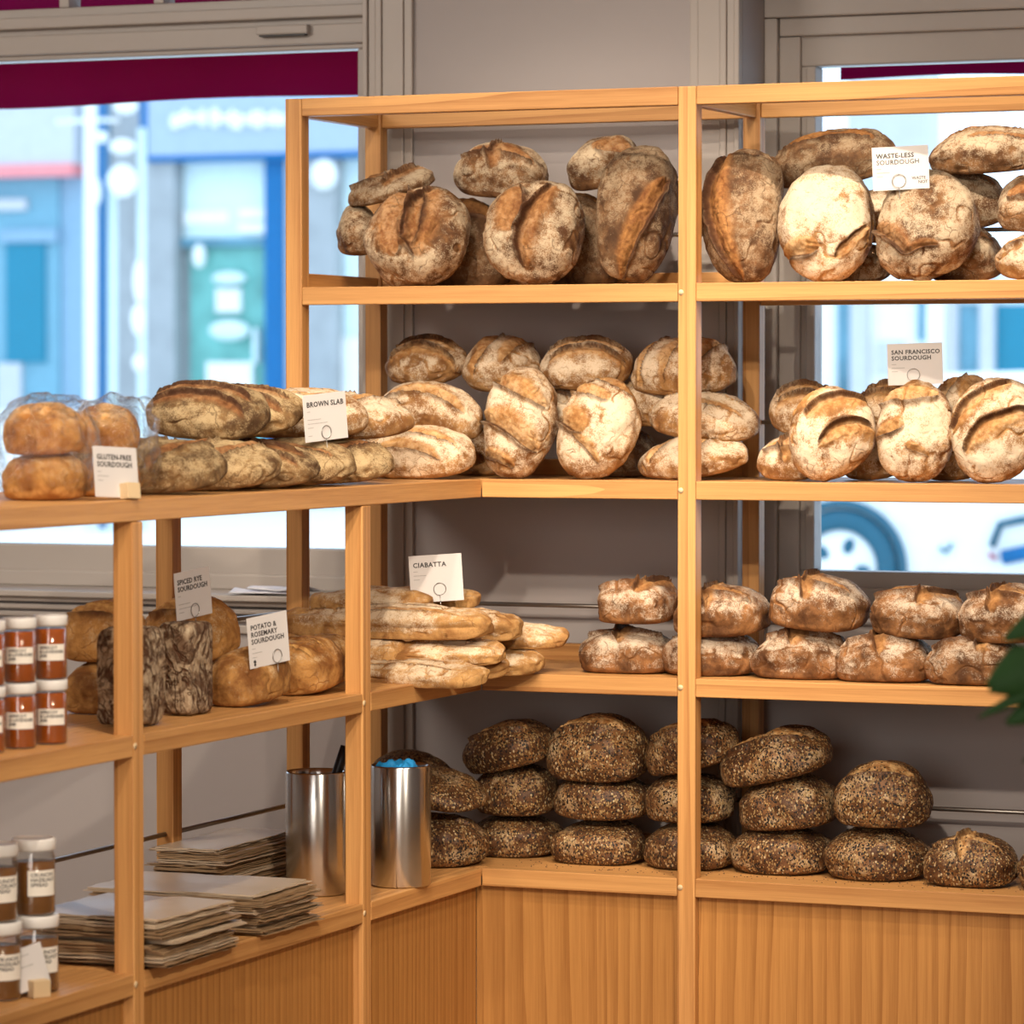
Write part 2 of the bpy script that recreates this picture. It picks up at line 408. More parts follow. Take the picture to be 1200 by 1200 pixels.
M['jar'] = glassy('jar_glass', (.96, .96, .95), 1.2, .03)
M['plastic'] = glassy('clear_plastic', (.985, .985, .985), 1.7, .06, 1.0)

# ---------------------------------------------------------------- mesh helpers
def mesh_from(name, V, F):
    me = bpy.data.meshes.new(name); me.from_pydata([tuple(v) for v in V], [], [tuple(f) for f in F]); me.update(); return me
def link(name, me, mat, parent=None, loc=(0, 0, 0)):
    if me.materials: pass
    elif mat is not None: me.materials.append(M[mat] if isinstance(mat, str) else mat)
    o = bpy.data.objects.new(name, me); COL.objects.link(o); o.location = loc
    if parent is not None: o.parent = parent
    return o
def smooth(me, on=True):
    me.polygons.foreach_set('use_smooth', [on] * len(me.polygons)); return me
def box_mesh(name, sx, sy, sz, bev=.002, seg=2):
    bm = bmesh.new(); bmesh.ops.create_cube(bm, size=1)
    bmesh.ops.scale(bm, vec=(sx, sy, sz), verts=bm.verts)
    if bev: bmesh.ops.bevel(bm, geom=list(bm.edges), offset=min(bev, min(sx, sy, sz) * .45), segments=seg, affect='EDGES', profile=.5)
    me = bpy.data.meshes.new(name); bm.to_mesh(me); bm.free(); return me
def box(name, x0, x1, y0, y1, z0, z1, mat, parent=None, bev=.002):
    c = Vector(((x0 + x1) / 2, (y0 + y1) / 2, (z0 + z1) / 2))
    if parent is not None: c = c - parent.location
    return link(name, box_mesh(name, abs(x1 - x0), abs(y1 - y0), abs(z1 - z0), bev), mat, parent, c)
def multi_box(name, boxes, mat, parent=None, bev=.002):
    """several boxes of one part in one mesh"""
    o0 = parent.location if parent is not None else Vector((0, 0, 0))
    bm = bmesh.new()
    for (x0, x1, y0, y1, z0, z1) in boxes:
        me = box_mesh('tmp', abs(x1 - x0), abs(y1 - y0), abs(z1 - z0), bev)
        me.transform(Matrix.Translation(Vector(((x0 + x1) / 2, (y0 + y1) / 2, (z0 + z1) / 2)) - o0))
        bm.from_mesh(me); bpy.data.meshes.remove(me)
    me = bpy.data.meshes.new(name); bm.to_mesh(me); bm.free()
    return link(name, me, mat, parent)
def lathe(name, prof, seg=40, close=True):
    V = []; F = []; n = len(prof)
    for k in range(seg):
        a = 2 * math.pi * k / seg
        for (r_, z_) in prof: V.append((r_ * math.cos(a), r_ * math.sin(a), z_))
    for k in range(seg):
        k2 = (k + 1) % seg
        for i in range(n - 1): F.append((k * n + i, k2 * n + i, k2 * n + i + 1, k * n + i + 1))
    bm = bmesh.new(); me = mesh_from(name, V, F); bm.from_mesh(me); bmesh.ops.remove_doubles(bm, verts=bm.verts, dist=1e-6)
    bmesh.ops.recalc_face_normals(bm, faces=bm.faces); bm.to_mesh(me); bm.free()
    return smooth(me)
def tube(name, pts, r_, seg=10, caps=True, closed=False):
    pts = [Vector(p) for p in pts]; V = []; F = []; n = len(pts)
    rr = r_ if isinstance(r_, (list, tuple)) else [r_] * n
    up = Vector((0, 0, 1))
    for i, p in enumerate(pts):
        if closed: t = (pts[(i + 1) % n] - pts[i - 1]).normalized()
        else: t = (pts[min(i + 1, n - 1)] - pts[max(i - 1, 0)]).normalized()
        a = t.cross(up if abs(t.dot(up)) < .95 else Vector((1, 0, 0))).normalized(); b = t.cross(a)
        for k in range(seg):
            q = p + (a * math.cos(2 * math.pi * k / seg) + b * math.sin(2 * math.pi * k / seg)) * rr[i]
            V.append(q)
    for i in range(n if closed else n - 1):
        j = (i + 1) % n
        for k in range(seg): F.append((i * seg + k, i * seg + (k + 1) % seg, j * seg + (k + 1) % seg, j * seg + k))
    if caps and not closed:
        F.append(tuple(range(seg))[::-1]); F.append(tuple((n - 1) * seg + k for k in range(seg)))
    bm = bmesh.new(); me = mesh_from(name, V, F); bm.from_mesh(me); bmesh.ops.recalc_face_normals(bm, faces=bm.faces); bm.to_mesh(me); bm.free()
    return smooth(me)
def root(name, loc, label=None, cat=None, group=None, kind=None, rot=(0, 0, 0)):
    o = bpy.data.objects.new(name, None); COL.objects.link(o); o.location = loc; o.rotation_euler = rot; o.empty_display_size = .05
    return tag(o, label, cat, group, kind)
def tag(o, label=None, cat=None, group=None, kind=None):
    if label: o['label'] = label
    if cat: o['category'] = cat
    if group: o['group'] = group
    if kind: o['kind'] = kind
    return o
def struct(o, label=None):
    o['kind'] = 'structure'
    if label: o['label'] = label
    return o
def text_mesh(name, body, size, bold=0.0, align='LEFT', spacing=1.0, line=1.0, extrude=.0002):
    cu = bpy.data.curves.new(name, 'FONT'); cu.body = body; cu.size = size; cu.align_x = align; cu.align_y = 'TOP'
    cu.offset = bold; cu.space_character = spacing; cu.space_line = line; cu.extrude = extrude; cu.resolution_u = 2
    o = bpy.data.objects.new(name, cu); COL.objects.link(o)
    bpy.context.view_layer.update()
    me = bpy.data.meshes.new_from_object(o.evaluated_get(bpy.context.evaluated_depsgraph_get()))
    bpy.data.objects.remove(o); bpy.data.curves.remove(cu); me.name = name
    me.materials.clear()
    return me
def join_meshes(name, mes):
    bm = bmesh.new()
    for me in mes: bm.from_mesh(me)
    out = bpy.data.meshes.new(name); bm.to_mesh(out); bm.free()
    for me in mes: bpy.data.meshes.remove(me)
    return out

# ---------------------------------------------------------------- the room
RX0, RX1, RY0, CEIL = -4.2, 4.6, -9.0, 3.5
WY0, WY1 = .50, .78                        # back wall with its two windows
LWX0, LWX1 = -3.4, -.486                   # left window opening
RWX0, RWX1 = .394, 2.3                     # right window opening
SILL, HEAD = .965, 3.05
struct(box('floor', RX0, RX1, RY0, WY1, -.08, 0, 'floor', bev=0))
struct(box('ceiling', RX0, RX1, RY0, WY1, CEIL, CEIL + .1, 'ceil', bev=0))
struct(box('wall_left', RX0 - .12, RX0, RY0, WY1, 0, CEIL, 'wall', bev=0))
struct(box('wall_right', RX1, RX1 + .12, RY0, WY1, 0, CEIL, 'wall', bev=0))
struct(box('wall_front', RX0, RX1, RY0 - .12, RY0, 0, CEIL, 'wall', bev=0))
struct(multi_box('wall_back', [
    (LWX1, RWX0, WY0, WY1, 0, CEIL), (RX0, LWX0, WY0, WY1, 0, CEIL), (RWX1, RX1, WY0, WY1, 0, CEIL),
    (LWX0, LWX1, WY0, WY1, 0, SILL), (RWX0, RWX1, WY0, WY1, 0, SILL),
    (LWX0, LWX1, WY0, WY1, HEAD, CEIL), (RWX0, RWX1, WY0, WY1, HEAD, CEIL)], 'wall', bev=0))
def casing(name, x0, x1, flip):
    s = -1 if flip else 1
    e = x1 if flip else x0
    P = lambda a, b: tuple(sorted((e + s * a, e + s * b)))
    wdt = x1 - x0
    bxs = []
    for a, b, d in ((0, .020, .012), (.020, wdt - .045, .016), (wdt - .045, wdt - .030, .021), (wdt - .030, wdt - .012, .017), (wdt - .012, wdt, .024)):
        p, q = P(a, b); bxs.append((p, q, WY0 - d, WY0, 0 if name != 'x' else 0, HEAD + .1))
    struct(multi_box(name, bxs, 'trim', bev=.003))
casing('trim_1', RWX0 - .116, RWX0, False)
casing('trim_2', LWX1, LWX1 + .116, True)
struct(multi_box('trim_3', [(LWX0, -.50, WY0 - .045, WY0 + .17, SILL, SILL + .014),
                            (LWX0, -.50, WY0 - .030, WY0, SILL - .012, SILL),
                            (LWX0, -.50, WY0 - .018, WY0, SILL - .030, SILL - .018),
                            (LWX0, -.50, WY0 - .012, WY0, SILL - .048, SILL - .036),
                            (LWX0, -.50, WY0 - .010, WY0, SILL - .075, SILL - .056)], 'trim', bev=.003))
struct(box('trim_4', RWX0 + .002, RWX1 - .002, WY0 - .02, WY0 + .17, SILL, SILL + .014, 'trim', bev=.003))
struct(box('baseboard_back', RX0, RX1, WY0 - .015, WY0, 0, .12, 'trim'))

# left window: big pane, transom bar, row of small panes above
FY0, FY1 = .67, .73
zb, zt, zt2 = 1.076, 2.215, 2.336
win = root('window_1', (-1.9, .70, SILL)); struct(win)
multi_box('window_frame', [
    (LWX0, LWX1, FY0, FY1, SILL + .014, zb), (LWX0, LWX1, FY0 - .012, FY1, SILL + .014, SILL + .050),
    (LWX1 - .100, LWX1, FY0, FY1, zb, zt), (LWX0, LWX0 + .1, FY0, FY1, zb, zt),
    (LWX0, LWX1, FY0, FY1, zt, zt2), (LWX0, LWX1, FY0 - .014, FY0 + .01, zt + .012, zt + .058),
    (LWX0, LWX1, FY0 - .022, FY0 + .01, zt + .072, zt + .100),
    (LWX1 - .075, LWX1, FY0 - .010, FY0 + .005, zb, zt + .012),
    (LWX0, LWX1, FY0, FY1, HEAD - .08, HEAD)], 'trim', win, .004)
mx = [-.486 - .096 - .249 * k for k in range(12)]
multi_box('glazing_bars', [(x - .026, x, FY0, FY1, zt2, HEAD - .08) for x in mx], 'trim', win, .003)
box('pane', LWX0 + .1, LWX1 - .1, .697, .703, zb, zt, 'pane', win, 0)
for k in range(11):
    box('pane', mx[k + 1], mx[k] - .026, .697, .703, zt2, HEAD - .08, 'pane', win, 0)
v = root('trickle_vent', (-.76, FY0 - .02, 2.26), 'slim pale vent strip fixed on the frame above the large left window', 'vent')
multi_box('vent_body', [(-.826, -.696, FY0 - .034, FY0 - .012, 2.250, 2.272)], 'trim', v, .004)
multi_box('vent_slot', [(-.818, -.704, FY0 - .032, FY0 - .014, 2.247, 2.2502)], 'black', v, 0)

# right window
gz0, gz1, gx0 = 1.049, 2.14, .504
win = root('window_2', (1.35, .70, SILL)); struct(win)
multi_box('window_frame', [
    (RWX0, gx0 - .012, FY0, FY1, gz0, gz1), (RWX0, RWX0 + .030, FY0 - .028, FY0 + .01, SILL + .014, 2.244),
    (RWX0 + .030, RWX0 + .078, FY0 - .014, FY0 + .01, SILL + .014, 2.204), (gx0 - .022, gx0, FY0 - .006, FY1 - .01, gz0, gz1),
    (RWX0, RWX1, FY0, FY1, SILL + .014, gz0), (RWX0, RWX1, FY0 - .014, FY0 + .01, SILL + .014, gz0 - .035),
    (RWX0, RWX1, FY0, FY1, gz1, 2.36), (RWX0 + .031, RWX1, FY0 - .016, FY0 + .01, 2.205, 2.245), (RWX0, RWX1, FY0 - .03, FY0 + .01, 2.245, 2.300),
    (RWX1 - .1, RWX1, FY0, FY1, gz0, gz1), (RWX0, RWX1, FY0, FY1, HEAD - .08, HEAD), (1.30, 1.36, FY0, FY1, 2.36, HEAD - .08)], 'trim', win, .004)
box('pane', gx0, RWX1 - .1, .697, .703, gz0, gz1, 'pane', win, 0)
box('pane', RWX0, 1.30, .697, .703, 2.36, HEAD - .08, 'pane', win, 0)
box('pane', 1.36, RWX1, .697, .703, 2.36, HEAD - .08, 'pane', win, 0)
struct(box('trim_5', RWX0 + .004, RWX1, .52, .64, 2.335, 2.52, 'trim', bev=.004))

# ---------------------------------------------------------------- shelving
P_ = .038
ZS = [.456, .8605, 1.258, 1.656]
ZT = 2.050
T_ = .037
XL0, XL1 = -.4456, -.4076
XM0, XM1 = .428, .466
XR0, XR1 = 1.36, 1.398
YB0, YB1 = .402, .440
def post(r_, x0, y0, z1):
    return box('post', x0, x0 + P_, y0, y0 + P_, 0, z1, 'wz', r_, .0025)
def bar(r_, a, b):
    return link('back_bar', tube('back_bar', [Vector(a) - r_.location, Vector(b) - r_.location], .0048, 10), 'bar', r_)
def plug(r_, x, y, z, axis):
    R_ = Matrix.Rotation(math.pi / 2, 4, 'X' if axis == 'y' else 'Y')
    me = lathe('joint_plug', [(0, -.0012), (.0052, -.0012), (.0056, 0), (.0056, .001), (0, .001)], 16); me.transform(R_)
    return link('joint_plug', me, 'block', r_, Vector((x, y, z)) - r_.location)
EPS = .0006
# corner wall bay
u = root('wall_shelving', (.0, .22, 0), 'open pine shelving bay filling the inside corner left of the middle post', 'shelving', 'pine shelving bays')
post(u, XL0, 0, ZT); post(u, XL0, YB0, ZT); post(u, XM0, 0, ZT); post(u, XM0, YB0, ZT)
for z in (ZS[3], ZT):
    box('front_rail', XL1 + EPS, XM0 - EPS, 0, .030, z - T_, z, 'wx', u)
    box('back_rail', XL1 + EPS, XM0 - EPS, .408, .434, z - T_ + (.034 if z < 2 else 0), z + (.034 if z < 2 else 0), 'wx', u)
    box('side_rail', XL0 + .006, XL1 - .006, P_ + EPS, YB0 - EPS, z - T_ + (.030 if z < 2 else 0), z + (.030 if z < 2 else 0), 'wy', u)
box('shelf_board', XL1 - .006, XM0 + .02, .031, .407, ZS[3] - .022, ZS[3] - EPS, 'wx', u)
box('side_rail', XM0 + .008, XM1 - .008, P_ + EPS, YB0 - EPS, ZT - T_, ZT, 'wy', u)
for i in (0, 1, 2):
    z = ZS[i]
    box('front_rail', EPS, XM0 - EPS, 0, .030, z - T_, z, 'wx', u)
    box('shelf_board', XL1 + EPS, XM0 + .02, .031, .407, z - .022, z - EPS, 'wx', u)
    box('back_rail', XL1 + EPS, XM0 - EPS, .408, .434, z - .004, z + .034, 'wx', u)
for z in ZS:
    bar(u, (XL1, .421, z + .115), (XM0, .421, z + .115))
for z in (ZS[0], ZS[1], ZS[2], ZS[3]):
    plug(u, XM0 + .007, -.0004, z - T_ / 2, 'y')
box('lower_panel', -.020, XM0 - EPS, .020, .034, 0.02, ZS[0] - T_ - EPS, 'panel', u, .001)
# right wall bay
u = root('wall_shelving', (.9, .22, 0), 'open pine shelving bay right of the middle post in front of the right window', 'shelving', 'pine shelving bays')
post(u, XR0, 0, ZT); post(u, XR0, YB0, ZT)
for z in ZS + [ZT]:
    box('front_rail', XM1 + EPS, XR0 - EPS, 0, .030, z - T_, z, 'wx', u)
    if z < 2:
        box('shelf_board', XM0 + .021, XR0 + .02, .031, .407, z - .022, z - EPS, 'wx', u)
        bar(u, (XM1, .421, z + .115), (XR0, .421, z + .115))
    box('back_rail', XM1 + EPS, XR0 - EPS, .408, .434, z - T_, z, 'wx', u)
box('side_rail', XR0 + .008, XR1 - .008, P_ + EPS, YB0 - EPS, ZT - T_, ZT, 'wy', u)
box('lower_panel', XM1 + EPS, XR0 - EPS, .020, .034, 0.02, ZS[0] - T_ - EPS, 'panel', u, .001)
# counter bay (between the two counter posts, and on to the corner)
Y1, Y2, Y3 = -.588, -1.520, -2.452
u = root('counter_shelving', (-.22, -.75, 0), 'lower pine counter shelving running along the left from the corner to the picture edge', 'shelving')
for y in (Y1, Y2):
    post(u, -P_, y, ZS[2] - T_ - EPS); post(u, XL0, y, ZS[2] - T_ - EPS)
box('front_rail', -.030, 0, Y3 - .3, -EPS, ZS[2] - T_, ZS[2], 'wy', u)
box('front_rail', XL0, XL0 + .03, Y3 - .3, -.001, ZS[2] - T_, ZS[2], 'wy', u)
box('shelf_board', XL0 + .031, -.031, Y3 - .3, .030, ZS[2] - .022, ZS[2] - EPS, 'wy', u)
for z in ZS[:2]:
    box('front_rail', -.030, 0, Y2 + P_ + EPS, Y1 - EPS, z - T_, z, 'wy', u)
    box('front_rail', -.030, 0, Y1 + P_ + EPS, -EPS, z - T_, z, 'wy', u)
    box('back_rail', XL0 + .006, XL0 + .032, Y2 + P_ + EPS, Y1 - EPS, z - T_, z, 'wy', u)
    box('back_rail', XL0 + .006, XL0 + .032, Y1 + P_ + EPS, -EPS, z - T_, z, 'wy', u)
    box('shelf_board', XL0 + .033, -.031, Y2 + P_ / 2, .030, z - .022, z - EPS, 'wy', u)
    bar(u, (-.4266, Y2 + P_, z + .115), (-.4266, Y1, z + .115)); bar(u, (-.4266, Y1 + P_, z + .115), (-.4266, 0, z + .115))
    plug(u, .0004, Y1 + .006, z - T_ / 2, 'x'); plug(u, .0004, Y2 + .006, z - T_ / 2, 'x')
box('lower_panel', -.034, -.020, Y1 + P_ + EPS, .019, .02, ZS[0] - T_ - EPS, 'panel', u, .001)
box('lower_panel', -.034, -.020, Y2 + P_ + EPS, Y1 - EPS, .02, ZS[0] - T_ - EPS, 'panel', u, .001)
# the bay nearest the shop, cut by the picture edge
post(u, -P_, Y3, ZS[2] - T_ - EPS); post(u, XL0, Y3, ZS[2] - T_ - EPS)
for z in ZS[:2]:
    box('front_rail', -.030, 0, Y3 + P_ + EPS, Y2 - EPS, z - T_, z, 'wy', u)
    box('back_rail', XL0 + .006, XL0 + .032, Y3 + P_ + EPS, Y2 - EPS, z - T_, z, 'wy', u)
    box('shelf_board', XL0 + .033, -.031, Y3 + P_ / 2, Y2 + P_ / 2 - EPS, z - .022, z - EPS, 'wy', u)
    bar(u, (-.4266, Y3 + P_, z + .115), (-.4266, Y2, z + .115))
box('lower_panel', -.034, -.020, Y3 + P_ + EPS, Y2 - EPS, .02, ZS[0] - T_ - EPS, 'panel', u, .001)

# ---------------------------------------------------------------- the loaves
PRESETS = {
    'none': [],
    'two_arc': [(-0.86, -0.05, 0.84, 0.05, 0.12, 0.017, -0.008, 0.008), (-0.8, -0.62, 0.9, -0.52, 0.14, 0.018, -0.008, 0.008)],
    'arc_low': [(-0.85, -0.25, 0.85, -0.2, 0.1, 0.02, 0.008, 0.008), (-0.5, -0.75, 0.7, -0.72, 0.1, 0.012, 0.005, 0.005)],
    'diag2': [(-0.62, -0.8, -0.05, 0.75, 0.12, 0.022, 0.008, 0.008), (0.05, -0.8, 0.62, 0.75, 0.12, 0.022, 0.008, 0.008)],
    'diag2r': [(-0.05, -0.8, -0.62, 0.75, -0.12, 0.022, -0.008, 0.008), (0.62, -0.8, 0.05, 0.75, -0.12, 0.022, -0.008, 0.008)],
    'diag3': [(-0.72, -0.95, -0.4, 0.75, 0.12, 0.019, 0.008, 0.009), (-0.18, -0.98, 0.16, 0.8, 0.12, 0.022, 0.008, 0.009), (0.36, -0.95, 0.72, 0.75, 0.12, 0.019, 0.008, 0.009)],
    'long': [(-0.82, -0.1, 0.82, -0.02, 0.08, 0.024, 0.009, 0.009)],
    'long_lo': [(-0.82, -0.42, 0.85, -0.35, 0.12, 0.02, 0.009, 0.008)],
    'cross': [(-0.8, 0.06, 0.8, -0.04, 0.03, 0.026, 0.013, 0.009), (-0.04, -0.86, 0.06, 0.85, 0.04, 0.022, -0.012, 0.008)],
    'crossf': [(-0.75, -0.3, 0.8, -0.36, 0.1, 0.026, 0.013, 0.009), (0.02, -0.95, 0.0, 0.45, 0.04, 0.018, -0.01, 0.007)],
    'ytear': [(-0.85, -0.25, 0.3, -0.15, 0.1, 0.026, 0.012, 0.009), (0.2, -0.85, 0.75, 0.55, 0.1, 0.02, -0.01, 0.008)],
    'burst': [(-0.72, -0.42, 0.74, -0.3, 0.14, 0.034, 0.01, 0.008)],
    'burst_r': [(-0.15, -0.45, 0.92, -0.3, 0.1, 0.036, 0.01, 0.008)],
    'T_tear': [(-0.6, 0.34, 0.95, 0.5, 0.05, 0.042, 0.013, 0.011), (-0.66, -0.2, 0.92, -0.26, -0.05, 0.04, -0.012, 0.011), (-0.5, 0.05, 0.86, 0.08, 0, 0.036, 0.004, 0.004)],
    'two_up': [(-0.22, 0.36, 0.8, 0.4, 0.05, 0.036, 0.011, 0.01), (-0.92, 0.02, 0.78, -0.44, 0.06, 0.026, -0.012, 0.011)],
    'dark_r': [(-0.98, 0.05, 0.45, -0.78, 0.1, 0.024, 0.012, 0.011)],
    'tear_l': [(-0.98, 0.0, 0.88, 0.46, 0.16, 0.026, -0.012, 0.012)],
    'base_tear': [(-0.5, 0.95, -0.62, 0.1, 0.1, 0.022, 0.01, 0.01), (-0.8, -0.2, -0.25, -0.92, -0.1, 0.014, -0.009, 0.008)],
    'base_tear2': [(-0.25, 0.95, -0.7, 0.05, 0.12, 0.018, 0.01, 0.01), (-0.72, 0.2, -0.55, -0.5, 0.1, 0.01, 0.007, 0.006)],
    'A7': [(0.72, 0.95, 0.18, -0.88, 0.14, 0.023, 0.009, 0.01), (0.02, 0.98, -0.6, -0.86, 0.16, 0.027, 0.01, 0.011), (-0.66, 0.8, -0.92, -0.3, 0.1, 0.012, 0.006, 0.006)],
    'A8': [(0.55, 0.96, 0.42, -0.3, 0.18, 0.02, 0.009, 0.009), (0.02, 0.98, -0.28, 0.0, 0.2, 0.028, 0.01, 0.009), (0.9, 0.5, 0.7, -0.8, 0.1, 0.014, 0.007, 0.007), (-0.4, 0.3, -0.75, -0.6, 0.1, 0.01, 0.004, 0.004)],
    'B3': [(0.02, 0.62, 0.66, -0.8, 0.12, 0.021, -0.009, 0.01), (-0.6, 0.15, 0.06, -0.96, 0.12, 0.023, -0.01, 0.01), (0.2, 1.0, 0.92, 0.12, 0.12, 0.02, -0.01, 0.01)],
    'B4': [(0.48, 0.92, 0.58, -0.7, 0.16, 0.028, 0.013, 0.012), (-0.16, 0.95, -0.12, 0.1, 0.18, 0.017, 0.009, 0.008), (-0.45, 0.1, -0.7, -0.6, 0.1, 0.008, 0.005, 0.005)],
    'B5': [(-0.25, 0.88, 0.8, -0.3, 0.1, 0.019, -0.009, 0.01), (-0.72, 0.5, 0.3, -0.9, 0.1, 0.021, -0.009, 0.01)],
    'end': [(-0.85, 0.05, 0.85, 0.0, 0.08, 0.02, 0.008, 0.007)],
    'cracks': [(-0.8, -0.35, 0.8, -0.45, 0.05, 0.006, 0.004, 0.004), (-0.5, 0.2, 0.5, 0.1, 0.2, 0.006, 0.003, 0.004)],
    'seam': [(-0.8, 0.12, 0.7, 0.05, 0.05, 0.008, 0.005, 0.005), (-0.3, -0.5, 0.8, -0.55, 0.05, 0.007, 0.004, 0.005)],
}
